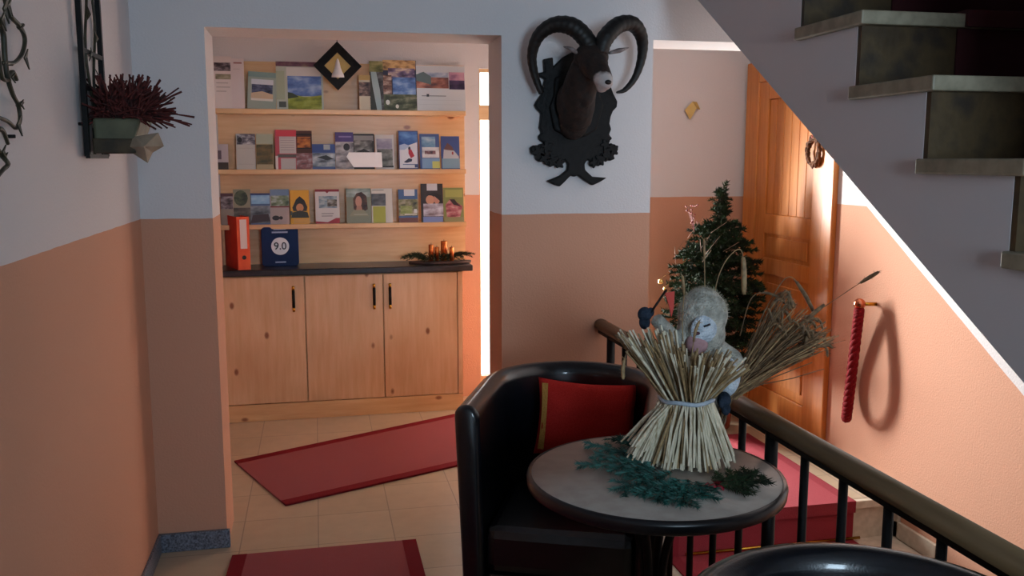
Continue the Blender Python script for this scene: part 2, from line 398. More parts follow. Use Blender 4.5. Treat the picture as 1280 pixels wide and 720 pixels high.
h = thing('handrail', (1.9, 2.3, 1.9), 'thin dark handrail on the far side of the upper flight of stairs', 'handrail')
p0 = atx(1192, 12, 2.42); p1 = atx(1330, 118, 2.42)
dd = (p1-p0)
MB().tube([p0-dd*.5, p0, p1, p1+dd*.5], .02, 10).build('rail', flat('1C1E1C', .4), h)
for t in (.15, .9):
    p = p0+dd*t; MB().tube([p, p+Vector((.05,0,-.03)), p+Vector((.1045,0,-.03))], .008, 6).build('bracket', 'black_steel', h)

# ------------------------------------------------------------------ lower flight of stairs
st = thing('staircase', (1.9, 3.3, -.36), 'lower flight of cream stone stairs going down behind the railing', 'staircase')
for i in range(1, 9):
    y1 = NOSE0-RUN*(i-1); y0 = NOSE0-RUN*i; z = -RISE*i
    MB().box(1.2, XR-.017, y0-.02, y1+.02, z-.035, z).build('tread', 'lower_stone', st, bevel=.003)
    MB().box(1.2, XR-.017, y1-.008, y1+.018, z, z+RISE-.034).build('riser', 'lower_stone', st)
MB().box(1.2, XR-.017, NOSE0-.03, NOSE0-.001, -.035, 0).build('nosing', 'lower_stone', st, bevel=.003)
MB().prism([(NOSE0+.02, -.25), (NOSE0-.02, -.25), (NOSE0-RUN*8, -RISE*8-.06), (NOSE0-RUN*8, -RISE*8-.25), (NOSE0+.02, -.9)], 1.21, XR-.02, 'x').build('underside', 'white_plaster', st)
struct(MB().box(1.2, XR, YR, NOSE0-RUN*8-.02, -RISE*8-.15, -RISE*8-.04), 'floor_lower', 'cream_floor_tile')
ru = thing('stair_runner', (1.9, 4.2, 0), 'long red runner carpet along the hall and down the lower stairs, tinted pink for the light', 'carpet')
RX0, RX1 = 1.42, 2.297
def strip(x0, x1, m):
    r = MB().box(x0, x1, NOSE0-.036, 4.46, 0.0005, .008)
    for i in range(0, 9):
        y = NOSE0-RUN*i; z = -RISE*i
        r.box(x0, x1, y-.044, y-.036 if i == 0 else y-.03, z-.045, z+.008)
        r.box(x0, x1, y-.03 if i == 0 else y-.028, y-.003, z-RISE, z-.035)
        if i < 8: r.box(x0, x1, y-RUN-.028, y-.003, z-RISE, z-RISE+.008)
    r.build('carpet_border' if m == 'runner_border' else 'carpet', m, ru)
strip(RX0+.05, RX1-.05, 'runner_carpet'); strip(RX0, RX0+.05, 'runner_border'); strip(RX1-.05, RX1, 'runner_border')
for i in range(0, 5):
    y = NOSE0-RUN*i-.05; z = -RISE*(i+1)+.016
    MB().tube([(1.5, y+.012, z), (RX1+.03, y+.012, z)], .007, 8).build('carpet_rod', 'brass', ru)

# ------------------------------------------------------------------ railing
XRL = 1.14; ZRL = .851
rl = thing('railing', (XRL, 2.2, 0), 'black steel stair railing with brown wooden handrail beside the round table', 'railing')
prof = []
hr = MB()
n = 12
ring = [(XRL + .029*math.cos(a)*1.0, ZRL-.024 + .024*math.sin(a)) for a in [2*math.pi*i/16 for i in range(16)]]
hr.prism([(a, b) for a, b in ring], .55, 3.538, 'y', 0, True)
hr.build('handrail', 'dark_rail_wood', rl)
MB().box(XRL-.014, XRL+.014, .56, 3.53, ZRL-.058, ZRL-.046).build('top_bar', 'black_steel', rl)
MB().box(XRL-.014, XRL+.014, .56, 3.53, .06, .072).build('bottom_bar', 'black_steel', rl)
for k in range(-9, 9):
    y = 2.082 + k*.165
    if y > 3.45 or y < .6: continue
    r = .017 if k in (0, -9, 8) else .0105
    MB().tube([(XRL, y, 0), (XRL, y, ZRL-.05)], r, 12).build('baluster', 'black_steel', rl)

# ------------------------------------------------------------------ shelf wall
CY = 5.30
sh = thing('wall_shelf', (.17, Y2, .9), 'pine wall shelving unit with three open shelves full of brochures', 'shelf')
MB().box(-.545, .905, Y2-.02, Y2-.001, .885, 2.07).build('backboard', 'pine_shelf', sh)
SZ = (1.793, 1.449, 1.130)
for z in SZ: MB().box(-.55, .893, 5.45, Y2-.02, z-.028, z).build('shelf_board', 'pine_shelf', sh, bevel=.003)
cb = thing('cabinet', (.15, 5.45, 0), 'pine base cabinet with three doors under the brochure shelves', 'cabinet')
MB().box(-.53, .835, CY+.022, Y2-.001, .0, .845).build('body', 'pine_shelf', cb)
MB().box(-.53, .84, CY-.004, CY+.022, 0.0, .098).build('plinth', 'pine_shelf', cb, bevel=.002)
MB().box(.812, .84, CY-.001, CY+.022, .1, .845).build('side_panel', 'pine_door_leaf', cb)
for x0, x1, hxx in ((-.53, -.082, -.142), (-.076, .366, .316), (.372, .808, .408)):
    dr = MB().box(x0, x1, CY, CY+.02, .102, .843).build('door', 'pine_door_leaf', cb, bevel=.003)
    hh = MB().tube([(hxx, CY-.028, .665), (hxx, CY-.028, .765)], .0085, 8, 0)
    hh.tube([(hxx, CY-.028, .64), (hxx, CY-.028, .665)], .0075, 8, 1); hh.tube([(hxx, CY-.028, .765), (hxx, CY-.028, .79)], .0075, 8, 1)
    for z in (.652, .778): hh.tube([(hxx, CY, z), (hxx, CY-.028, z)], .006, 6, 1)
    hh.build('handle', ['black_steel', 'brass'], dr)
tag(MB().box(-.55, .9, CY-.03, Y2-.021, .85, .886).build('worktop', noisy('dark_worktop', '1C1A1E', '2E2A2E', 30, .3), bevel=.006), 'dark laminate worktop on the pine base cabinet', 'worktop')

# --- brochures. u0,u1,v0 in photo pixels, design in unit coordinates (x right, y down)
def brochure(u0, u1, v0, shelf, label, body, design, name='brochure', group=None, lean=.16, tilt=0, y=5.475, cat='brochure', thick=.006, z0=None):
    zb = SZ[shelf] if z0 is None else z0
    a = at(u0, v0, 5.53); b = at(u1, v0, 5.53)
    x0, x1 = a.x, b.x; hgt = (a.z+b.z)/2 - zb; w = x1-x0
    o = thing(name, ((x0+x1)/2, y, zb), label, cat, group)
    mb = MB(); mats = [flat(body, .45) if isinstance(body, str) else body]; cols = {}
    mb.box(-w/2, w/2, 0, thick, 0, hgt, 0)
    d = 0
    for sp in design:
        col = sp[-1]
        if isinstance(col, tuple): mt = photo(*col)
        else: mt = flat(col, .45)
        if mt.name not in cols: cols[mt.name] = len(mats); mats.append(mt)
        mi = cols[mt.name]; d += 1; yy = -.0004*d
        def q(px, py): return (-w/2 + px*w, yy, hgt*(1-py))
        if sp[0] == 'r': _, ax, ay, bx, by, _c = sp; pts = [q(ax,by), q(bx,by), q(bx,ay), q(ax,ay)]
        elif sp[0] == 'o':
            _, cx, cy, rx, ry, _c = sp; pts = [q(cx+rx*math.cos(t), cy+ry*math.sin(t)) for t in [2*math.pi*i/16 for i in range(16)]]
        else: pts = [q(*p) for p in sp[1]]
        mb.add(pts, [tuple(range(len(pts)))], mi)
    off = Vector(o.location)
    c2 = bpy.data.objects.new  # (kept as one printed sheet per brochure)
    mb.v = [v + off for v in mb.v]
    sheet = mb.build('printed_cover', mats, o)
    # pages block behind the cover
    pg = MB().box(-w/2+.002, w/2-.002, thick, thick+.003, .002, hgt-.002); pg.v = [v + off for v in pg.v]
    pg.build('pages', flat('D8D4CC', .7), o)
    o.rotation_euler = (-lean*.9, math.radians(tilt), 0)
    return o
SKY = ('6E8FC0', '9FB8DC', 'D8E2EE', 9); BLUEMIX = ('22304E', '4C6A96', '9AA6B8', 16); GREYMIX = ('2C2C30', '6A6C72', 'B8BABE', 18)
G1, G2, G3 = 'brochures on the top shelf', 'brochures on the middle shelf', 'brochures on the lowest shelf'
brochure(266, 289, 70, 0, 'white info sheet with small dark photo at left end of top shelf', 'D8CCC8', [('r',.05,.12,.95,.28,('2A2228','5A4C50','A8989C',22)), ('r',.12,.34,.95,.44,('6A6450','8C8468','A8A088',22)), ('r',.15,.5,.8,.52,'B4A8A4'), ('r',.15,.58,.9,.6,'B4A8A4'), ('r',.15,.66,.7,.68,'B4A8A4')], group=G1)
brochure(288.5, 304.5, 73, 0, 'narrow plain white sheet beside the info sheet on top shelf', 'D6C8C6', [('r',.2,.07,.85,.1,'9C6A66'), ('r',.15,.2,.7,.215,'C2B4B2')], group=G1)
brochure(308, 344, 90, 0, 'pale green brochure with framed lake photo, tilted, on top shelf', '9CAA9E', [('r',.0,.0,1,.14,'7E9A94'), ('r',.12,.2,.88,.34,'CDD2DA'), ('r',.14,.34,.86,.58,('181C2C','3C4664','6C7690',20)), ('p',[(.12,.58),(.5,.52),(.88,.6),(.88,.76),(.12,.76)],'C8B294'), ('r',.12,.72,.88,.78,'D6D4CC')], group=G1, tilt=3)
brochure(344.5, 403, 77, 0, 'large brochure with blue lake and green meadow photo on top shelf', 'B8BEB0', [('r',0,0,.9,.1,('4A2C40','6C4458','8A7466',16)), ('r',.22,.12,.95,.32,'D6D2CC'), ('r',.24,.3,.96,.72,('32508E','5C7CB8','A8BCD8',9)), ('p',[(.24,.68),(.4,.7),(.6,.74),(.96,.7),(.96,1),(.24,1)],('5A6A1C','8C9A34','A8B460',12)), ('p',[(.24,.64),(.34,.66),(.48,.74),(.24,.78)],'283A28'), ('r',.05,.84,.2,.96,'4C5450'), ('r',0,.2,.18,.8,'A6B096')], group=G1)
brochure(448, 462, 94, 0, 'slim leaflet with dark photo half hidden right of the diamond ornament', 'CEC6B0', [('r',0,.0,1,.14,'C8A86A'), ('r',0,.2,1,.6,('2C2A34','6A5A58','B49C90',20))], group=G1)
brochure(461, 478, 76, 0, 'grey green leaflet with pale waterfall band on top shelf', '3A403C', [('r',0,0,1,.22,('4A5230','7A7A48','A09A68',14)), ('p',[(.1,.22),(.5,.22),(.75,.6),(.85,1),(.5,1),(.2,.5)],'9CB4B8'), ('p',[(.5,.22),(1,.22),(1,1),(.85,1),(.75,.6)],('2A3034','484A4E','6C7278',20))], group=G1)
brochure(478, 519.5, 75, 0, 'dark blue magazine with collage cover on top shelf', '26324C', [('r',.0,.0,.98,.2,('5A4630','C09A68','E0C08A',18)), ('r',.15,.16,.95,.38,('3C3450','7A6A8C','D8C4B0',16)), ('r',.28,.34,.97,.68,('2C4880','5A82C0','A4C0E0',10)), ('r',.0,.68,1,1,('28342C','4E5A44','8C9078',16)), ('r',.0,.3,.25,.68,('2E2A30','7A5A50','C8B8AC',18)), ('o',.12,.84,.06,.05,'E2E4DE'), ('o',.4,.92,.05,.04,'DAD8CC')], group=G1)
brochure(519.5, 580, 82, 0, 'wide white calendar with sunset mountain panorama, right end of top shelf', 'D4DCE2', [('r',0,0,1,.17,'C6CED4'), ('r',0,.15,.65,.3,('6C86AC','A4B4CC','DADFE4',9)), ('r',0,.26,.66,.5,('3A3442','8A5850','C08878',12)), ('p',[(0,.2),(.15,.14),(.3,.24),(.3,.42),(0,.34)],'5E7478'), ('r',.67,.14,.99,.34,('8C6484','C492A8','D8B0B8',10)), ('r',.67,.32,.99,.52,('1E1838','3C2C52','54406A',14)), ('r',.1,.66,.6,.68,'8C949C'), ('r',.2,.63,.25,.69,'3C444C'), ('r',.05,.76,.9,.765,'B8C2CA'), ('r',.05,.86,.9,.865,'B8C2CA')], group=G1)
# middle shelf
brochure(272.5, 285.5, 180, 1, 'short pale card at the left end of the middle shelf', 'B8ACB0', [('r',0,.25,.35,.6,'5A4C58'), ('r',0,.72,1,1,'3C3028')], group=G2)
brochure(295, 319, 167, 1, 'light grey leaflet with ink pictures on its top edge, middle shelf', 'B8B6B0', [('r',.05,.0,1,.3,('24222C','6C6872','C4C2C4',26)), ('o',.2,.17,.12,.08,'17161C'), ('r',.08,.4,.9,.41,'A4A29E'), ('r',.08,.85,.9,.86,'A4A29E')], group=G2)
brochure(320, 341, 167, 1, 'olive green leaflet with brown landscape picture, middle shelf', 'A09A78', [('r',0,0,1,.28,'A4AA94'), ('r',.02,.3,.98,.86,('2C3420','5A4E2C','7C6238',14)), ('r',0,.86,1,1,'A89876')], group=G2)
brochure(343.5, 370, 162, 1, 'red leaflet with large white text panel, middle shelf', 'B8505C', [('r',.05,.0,1,.16,'D0404E'), ('r',.2,.17,.98,.6,'C8BEBA'), ('r',.1,.62,1,.7,'5A5450'), ('r',.25,.72,.95,1,'BAB6B4'), ('r',0,.66,.12,1,'DCD4D2')] + [('r',.25,.2+.06*i,.9,.215+.06*i,'A49A98') for i in range(6)], group=G2)
brochure(369.5, 389.5, 163, 1, 'dark brown leaflet with orange ornament bands, middle shelf', '4A2414', [('r',0,.08,1,.12,'1E0C08'), ('r',.08,.16,.9,.46,('5C2A0C','A85C1C','C87C34',26)), ('r',.05,.19,.95,.205,'1E0C08'), ('r',.05,.44,.95,.47,'1E0C08'), ('r',0,.58,1,1,('5A4448','8A5A5C','A89CA0',20))], group=G2)
brochure(390, 418.5, 180, 1, 'small blue landscape leaflet, middle shelf, half height', '4C6494', [('r',0,0,1,.32,'34508C'), ('r',.5,.02,.78,.22,'AEB6B8'), ('r',0,.36,1,.9,('2A3640','8C9CA8','C8D0D4',14)), ('p',[(.2,.52),(.6,.44),(.95,.6),(.6,.64)],'2A3438')], group=G2)
brochure(418.5, 441, 165, 1, 'leaflet with violet title band over snowy picture, middle shelf', 'BAB6B8', [('r',0,0,1,.26,'4E3E7C'), ('r',.2,.1,.9,.14,'8A7CB0'), ('r',0,.28,1,1,('5A5A60','A4A4A8','CCCCCE',14)), ('o',.62,.4,.18,.1,'2C2C30')], group=G2)
brochure(441, 467, 167, 1, 'leaflet with black and white mountain picture, middle shelf', '2A2A2C', [('r',.02,.05,.96,.2,'8C8C8A'), ('r',.04,.18,.9,.6,('2A2A2A','6C6C6A','B4B4B0',14)), ('p',[(0,.55),(.5,.42),(1,.58),(1,.9),(0,.9)],'1E2020')], group=G2)
brochure(468, 491.5, 168, 1, 'white framed leaflet with grey lilac photo, middle shelf', 'C8C4C0', [('r',.08,.12,.9,.46,('6C6A80','8E8CA0','B2B0BC',9)), ('r',.1,.42,.92,.9,('2E322E','6C706C','A0A4A0',12)), ('r',.3,.9,.95,.95,'2C2C2C')], group=G2)
brochure(497, 521.5, 163, 1, 'leaflet with skier in red on a white slope, middle shelf', '4A4E7C', [('r',.05,.03,.97,.4,('1E3C7C','3C68AC','6C9CD0',8)), ('p',[(.05,.5),(.4,.4),(.95,.3),(.95,.97),(.05,.97)],'D8DCE4'), ('p',[(.05,.38),(.3,.34),(.6,.4),(.3,.5),(.05,.5)],'A8BCD8'), ('p',[(.5,.44),(.66,.5),(.8,.66),(.62,.72),(.5,.6)],'B42C3C'), ('p',[(.25,.82),(.5,.72),(.68,.74),(.66,.8),(.4,.84)],'24304C'), ('o',.55,.46,.06,.04,'30303C'), ('r',.2,.87,.95,.89,'5A6C94'), ('r',.8,.88,.95,.96,'3C4C78')], group=G2)
brochure(523.5, 548, 167, 1, 'blue leaflet with white panorama and yellow corner, middle shelf', '3C5890', [('r',.1,.08,.8,.4,('3C6494','6C9CC0','B0CCD8',9)), ('r',.12,.38,.98,.68,('A8AAB4','D4D8DC','E8E8EA',12)), ('r',.25,.48,.8,.58,('2C3040','7A5058','A0A4B0',30)), ('r',.1,.7,1,.98,'7CA4CC'), ('r',.62,.78,1,.98,'C4CC74')], group=G2)
brochure(550, 573, 170, 1, 'blue leaflet with snowy summit, right end of middle shelf', '3C5494', [('p',[(.1,.7),(.15,.4),(.45,.28),(.7,.44),(.95,.62),(.95,.7)],'C4C8D0'), ('p',[(.15,.4),(.35,.2),(.6,.32),(.7,.44),(.3,.42)],'6A4A4C'), ('r',.05,.68,1,.98,'86ACC4'), ('o',.62,.52,.05,.05,'9C3C44')], group=G2)
# lowest shelf
brochure(276, 291.5, 241, 2, 'dark red and grey leaflet at the left end of the lowest shelf', 'A49898', [('r',0,0,1,.12,'4C2C34'), ('r',0,.1,1,.5,('2C2428','6C6064','A0989C',24)), ('r',0,.5,1,1,'8C8478')], group=G3)
brochure(291.5, 313, 236, 2, 'olive leaflet with tree picture behind the red binder, lowest shelf', '8C8870', [('o',.45,.25,.4,.22,('1C2C24','3C4A34','5A6448',20)), ('r',0,.52,1,1,('2C2824','4C4840','6C685C',14))], group=G3)
brochure(313, 337.5, 241, 2, 'leaflet with blue lake over dark shore, lowest shelf', '4C6890', [('r',0,0,1,.06,'2C3C74'), ('r',.05,.06,.98,.34,('5C8CBC','84B0D4','B4D0E0',7)), ('r',0,.4,1,.96,('1E242C','6C747C','9CA4AC',10)), ('p',[(.1,.7),(.9,.66),(1,.9),(0,.95)],'3C2C30')], group=G3)
brochure(337.5, 361, 236, 2, 'leaflet with village photo above pinkish panel, lowest shelf', 'A89C98', [('r',0,0,1,.2,'6C84A4'), ('r',.05,.18,.98,.48,('2C4430','7C8C6C','C8D0D4',16)), ('r',0,.48,1,.52,'7A2C34'), ('o',.28,.82,.2,.07,'201C1E'), ('o',.55,.82,.1,.05,'201C1E')], group=G3)
brochure(362.5, 386, 237, 2, 'yellow leaflet with dark hooded figure, lowest shelf', 'D8A024', [('p',[(.1,.52),(.3,.28),(.5,.18),(.75,.3),(.9,.5),(.85,.62),(.15,.62)],'221A10'), ('o',.5,.52,.2,.12,'C48A5C'), ('p',[(.02,.82),(.1,.66),(.5,.6),(.9,.66),(.98,.82)],'2A2A18'), ('r',.15,.84,1,.98,'C89A4C'), ('r',0,.62,.1,.74,'3C4440')], group=G3)
brochure(393.5, 423.5, 236, 2, 'white leaflet with dark red bands and house picture, lowest shelf', 'D0CCCA', [('r',0,0,1,.07,'8C1E28'), ('p',[(.4,.05),(.6,.05),(.5,.12)],'8C1E28'), ('r',.15,.2,.9,.55,('4C6478','8CA0AC','C0C8C8',18)), ('r',.5,.3,.9,.5,('3C3430','7A7468','A8A8A4',30)), ('r',.25,.7,.75,.72,'6C6C70'), ('r',.25,.77,.7,.79,'6C6C70'), ('p',[(0,.93),(.5,.96),(.85,.84),(1,.84),(1,1),(0,1)],'9A2430')], group=G3)
brochure(432, 463, 235, 2, 'grey green brochure with portrait of a long haired woman, lowest shelf', '7C8472', [('r',0,0,1,.25,('5C7468','8C9C94','C0CCC8',9)), ('p',[(.3,.6),(.28,.3),(.42,.14),(.62,.1),(.82,.22),(.86,.6),(.72,.66),(.4,.64)],('2A1810','4A2C1C','6A4630',20)), ('o',.5,.38,.13,.16,'B88874'), ('p',[(.42,.5),(.6,.5),(.66,.68),(.38,.68)],'A87C68'), ('p',[(.3,.62),(.7,.62),(.9,.8),(.1,.8)],'8A8C74'), ('r',.3,.74,.85,.76,'A8AC98')], group=G3)
brochure(463.5, 489.5, 235, 2, 'white leaflet with slate and lime blocks, lowest shelf', 'CECCC4', [('r',0,.15,.68,.5,('282C30','4C5258','6C7074',14)), ('r',.06,.52,.66,1,'A2A83C'), ('r',.05,.04,.6,.06,'7C7C7C')], group=G3)
brochure(497, 521, 236, 2, 'blue leaflet with white badge over a harvest picture, lowest shelf', '3C5C8C', [('r',.3,.0,.85,.2,'C4CCD4'), ('r',0,.3,1,.8,('2C342C','7A7A54','B8B0A0',18)), ('r',.1,.5,.7,.75,('6C7C3C','8C9A54','A4A878',20)), ('r',.3,.74,.95,.78,'D0CCC0'), ('r',0,.86,1,1,'6A3C38'), ('r',.8,.6,.95,.72,'D8DCDC')], group=G3)
brochure(525, 552.5, 229, 2, 'taller leaflet with a smiling couple and white badge, lowest shelf', '2C2426', [('r',.28,.0,.75,.18,'C8CCD4'), ('o',.42,.42,.2,.12,'C89478'), ('o',.72,.4,.14,.13,'BE8A78'), ('p',[(.3,.3),(.6,.22),(.9,.3),(.95,.5),(.6,.32)],'181214'), ('r',.1,.52,1,.85,('6C5A5C','A4A0B0','D0D4E0',14)), ('r',.08,.86,.98,1,'7C90C8')], group=G3)
brochure(553, 578, 234, 2, 'green brochure with a red dressed group, right end of lowest shelf', '7E8A50', [('r',.1,.06,.95,.28,'9CA45C'), ('p',[(.1,.5),(.35,.32),(.6,.4),(.95,.55),(.8,.9),(.15,.85)],('6C2C34','A8606C','C8A4A0',18)), ('r',.05,.86,1,1,'8C8C64'), ('p',[(.3,.34),(.55,.34),(.75,.5),(.9,.56),(.5,.5)],'2C2024')], group=G3)

# white card put in for a bright reflection before the middle shelf brochures
wc = MB(); pts = [at(436, 190.5, 5.462), at(477, 190.5, 5.462), at(478, 209, 5.462), at(442, 209, 5.462), at(433, 196, 5.462)]
pts = [(p.x, max(p.z, SZ[1]+.0005)) for p in pts]
wc.prism(pts, 5.456, 5.459, 'y'); tag(wc.build('card', flat('FFFFFF', .5), bevel=0), 'blank white card standing in for a bright reflection at the middle shelf edge', 'card')

# red ring binder
bx = thing('ring_binder', (-.44, 5.42, .886), 'red lever arch binder standing at the left end of the worktop', 'binder')
o_ = Vector(bx.location)
def loc(mb, r): mb.v = [v + Vector(r.location) for v in mb.v]; return mb
loc(MB().box(-.035, .035, -.14, -.137, 0, .3), bx).build('spine', noisy('binder_orange', 'D84A1C', 'E05828', 20, .5), bx)
loc(MB().box(-.035, -.032, -.137, .14, 0, .3).box(.032, .035, -.137, .14, 0, .3).box(-.031, .031, -.13, .13, .004, .29), bx).build('cover', noisy('binder_red', 'B02010', 'C02C18', 20, .5), bx)
loc(MB().box(-.018, .02, -.1415, -.1395, .12, .285), bx).build('spine_label', flat('D4C4C0', .6), bx)
loc(MB().add([(.012*math.cos(t), -.1418, .07+.012*math.sin(t)) for t in [2*math.pi*i/16 for i in range(16)]], [tuple(range(16))]), bx).build('finger_hole', flat('1A0E0A', .6), bx)
bx.location = (-.452, 5.435, .886); bx.rotation_euler = (0, 0, math.radians(19))

# blue award plaque
a0 = at(326, 284, 5.45); a1 = at(374, 329, 5.45)
aw = thing('award_plaque', ((a0.x+a1.x)/2, 5.45, .886), 'square blue review award plaque with round white 9.0 score', 'plaque')
w_ = (a1.x-a0.x)/2; h_ = a0.z-.886
def rrect(w, z0, z1, r, k=5):
    P = []
    for cx, cz, s in ((w-r, z1-r, 0), (-w+r, z1-r, 90), (-w+r, z0+r, 180), (w-r, z0+r, 270)):
        for i in range(k+1):
            t = math.radians(s + 90*i/k); P.append((cx+r*math.cos(t), cz+r*math.sin(t)))
    return P
loc(MB().prism(rrect(w_, 0, h_, .022), -.01, .01, 'y'), aw).build('plate', noisy('plaque_blue', '0E2148', '16305E', 5, .6, spec=.2), aw, bevel=.002)
zc = h_*.51
loc(MB().add([(.051*math.cos(t), -.0112, zc+.051*math.sin(t)) for t in [2*math.pi*i/40 for i in range(40)]], [tuple(range(40))]), aw).build('score_disc', flat('DDE0E6', .5), aw)
def text(s, size, loc_, parent, mat, align='CENTER', ext=.0006, name='lettering', rot=(math.pi/2, 0, 0)):
    cu = bpy.data.curves.new(name, 'FONT'); cu.body = s; cu.size = size; cu.extrude = ext; cu.align_x = align; cu.align_y = 'CENTER'; cu.offset = size*.012
    o = bpy.data.objects.new(name, cu); C.objects.link(o); o.parent = parent; o.location = loc_; o.rotation_euler = rot
    cu.materials.append(M[mat] if isinstance(mat, str) else mat)
    me = bpy.data.meshes.new_from_object(o); bpy.data.objects.remove(o)
    o = bpy.data.objects.new(name, me); C.objects.link(o); o.parent = parent; o.location = loc_; o.rotation_euler = rot
    return o
text('9.0', .06, (0, -.0122, zc-.001), aw, flat('1C2030', .5))
lines = MB()
lines.box(-.045, .045, -.0113, -.0108, h_-.036, h_-.027); lines.box(-.035, .035, -.0113, -.0108, h_-.018, h_-.013); lines.box(-.03, .03, -.0113, -.0108, .02, .028)
loc(lines, aw).build('small_print', flat('9CA8C4', .5), aw)
aw.rotation_euler = (-.06, 0, math.radians(4))

# ------------------------------------------------------------------ fir helpers
def fir(mb, p0, p1, nl, dens, sag=.02, r=.003, mn=0, mw=1, tw=.0011, flatness=1.0, droop=0):
    p0 = Vector(p0); p1 = Vector(p1); L = (p1-p0).length
    mid = (p0+p1)/2 - Vector((0,0,-sag))
    pts = catmull([p0, mid, p1], 5); mb.tube(pts, lerps([r, r*.4], len(pts)-1), 5, mw)
    k = int(L*dens); d = (p1-p0).normalized(); side = d.cross(Vector((0,0,1)))
    if side.length < .1: side = Vector((1,0,0))
    side.normalize(); up = side.cross(d)
    for i in range(k):
        t = (i+R())/k; q = pts[min(int(t*(len(pts)-1)), len(pts)-1)].lerp(pts[min(int(t*(len(pts)-1))+1, len(pts)-1)], t*(len(pts)-1) % 1)
        a = U(0, 2*math.pi); nd = (side*math.cos(a) + up*math.sin(a)*flatness + d*U(.5, 1.1)).normalized()
        ln = nl*U(.7, 1.1)*(1-.35*t); e = q + nd*ln - Vector((0,0,droop*ln))
        s1 = nd.orthogonal().normalized()*tw; s2 = nd.cross(s1).normalized()*tw
        mb.add([q+s1, q-s1*.5+s2, q-s1*.5-s2, e], [(0,1,3), (1,2,3), (2,0,3)], mn)
def twigs(mb, p0, p1, nl, dens, n=5, tl=.06, flatness=.5, **k):
    fir(mb, p0, p1, nl, dens, flatness=flatness, **k)
    p0 = Vector(p0); p1 = Vector(p1); d = p1-p0
    side = d.cross(Vector((0,0,1)));  side = side.normalized() if side.length > 1e-4 else Vector((1,0,0))
    for i in range(n):
        t = .15 + .7*(i+.5)/n; s = 1 if i % 2 else -1
        q = p0 + d*t; e = q + d.normalized()*tl*.7 + side*s*tl*U(.6,1) + Vector((0,0,U(-.3,.3)*tl*.5))
        fir(mb, q, e, nl*.85, dens, r=.0018, sag=0, flatness=flatness, **{a: b for a, b in k.items() if a in ('mn','mw','tw')})

# advent arrangement on the worktop
ar = thing('advent_arrangement', (.70, 5.36, .886), 'fir arrangement with four copper red candles at the right end of worktop', 'decoration')
tp = []
for i in range(24):
    t = 2*math.pi*i/24; tp.append((.70+.19*math.cos(t)*(1.1 if math.cos(t) > 0 else .9), 5.38+.055*math.sin(t)*(1-abs(math.cos(t))**3*.6)))
MB().prism(tp, .8865, .905, 'z').build('tray', noisy('tray_dark', '2C1C18', '46302A', 20, .5), ar, bevel=.004)
g = MB()
for i in range(44):
    a = 2*math.pi*i/22 + U(-.1, .1); c0 = Vector((.70+.08*math.cos(a), 5.38+.03*math.sin(a), .915))
    fir(g, c0, c0+Vector((U(.06,.14)*math.cos(a)*1.2, U(.03,.07)*math.sin(a), U(-.012,.03))), .022, 700, r=.0018, tw=.0014)
g.build('fir_sprigs', ['fir_green', 'bark'], ar)
for (u, v, r, h) in ((539, 313, .016, .10), (546, 314, .013, .085), (555, 311, .02, .12), (564.5, 318, .014, .085)):
    p = at(u, v, 5.38 if u != 564.5 else 5.35); z0 = .9
    cd = MB().lathe([(r*.2, 0), (r, .001), (r, h), (r*.8, h+.003), (r*.1, h+.001)], (p.x, p.y, z0), 16).build('candle', 'copper_foil', ar)
    MB().tube([(p.x, p.y, z0+h), (p.x, p.y, z0+h+.012)], .0012, 5).build('wick', 'black_steel', cd)

# diamond ornament hanging in front of the backboard
q = at(422, 82.5, 5.44); dm = thing('diamond_ornament', q, 'black diamond frame with gold centre and white bell hanging above top shelf', 'ornament')
ro, ri = .137, .076
fr = MB(); O4 = [(0, ro), (ro, 0), (0, -ro), (-ro, 0)]; I4 = [(0, ri), (ri, 0), (0, -ri), (-ri, 0)]
for i in range(4):
    a, b, c_, d_ = O4[i], O4[(i+1) % 4], I4[(i+1) % 4], I4[i]
    fr.prism([a, b, c_, d_], -.012, .012, 'y')
loc(fr, dm).build('frame', 'carved_black', dm)
loc(MB().prism([(0, ri+.003), (ri+.003, 0), (0, -ri-.003), (-ri-.003, 0)], .002, .008, 'y'), dm).build('gold_panel', 'gold_paper', dm)
bl = MB().lathe([(.003,.07), (.008,.06), (.012,.045), (.017,.02), (.024,0), (.034,-.02), (.037,-.035), (.002,-.036)], (0,-.01,-.03), 20)
loc(bl, dm).build('white_bell', flat('D8D8DA', .5), dm)
loc(MB().tube([(0, 0, ro), (0, .02, ro+.02), (0, .13, ro+.04)], .002, 5), dm).build('hanging_wire', 'black_steel', dm)

# ------------------------------------------------------------------ rugs
def rug(pts, label):
    cx = sum(p[0] for p in pts)/4; cy = sum(p[1] for p in pts)/4
    o = thing('rug', (cx, cy, 0), label, 'rug', None)
    MB().prism(pts, .0006, .009, 'z').build('pile', 'red_carpet', o)
    # woven border along the two long edges
    a, b, c_, d_ = [Vector((p[0], p[1], 0)) for p in pts]
    def bd(p, q, inn):
        w = (inn-p).normalized()*.055
        MB().prism([(p.x,p.y), (q.x,q.y), (q.x+w.x,q.y+w.y), (p.x+w.x,p.y+w.y)], .0008, .0098, 'z').build('border', 'red_carpet_border', o)
    bd(a, b, d_); bd(d_, c_, a)
    return o
rug([(-.439, 4.571), (.93, 5.29-.03), (1.24, 4.53), (-.169, 3.916)], 'red runner rug lying askew in front of the pine cabinet')
rug([(.349, 3.43), (.345, 1.0), (-.45, 1.1), (-.352, 3.43)], 'red runner rug in the foreground before the doorway')

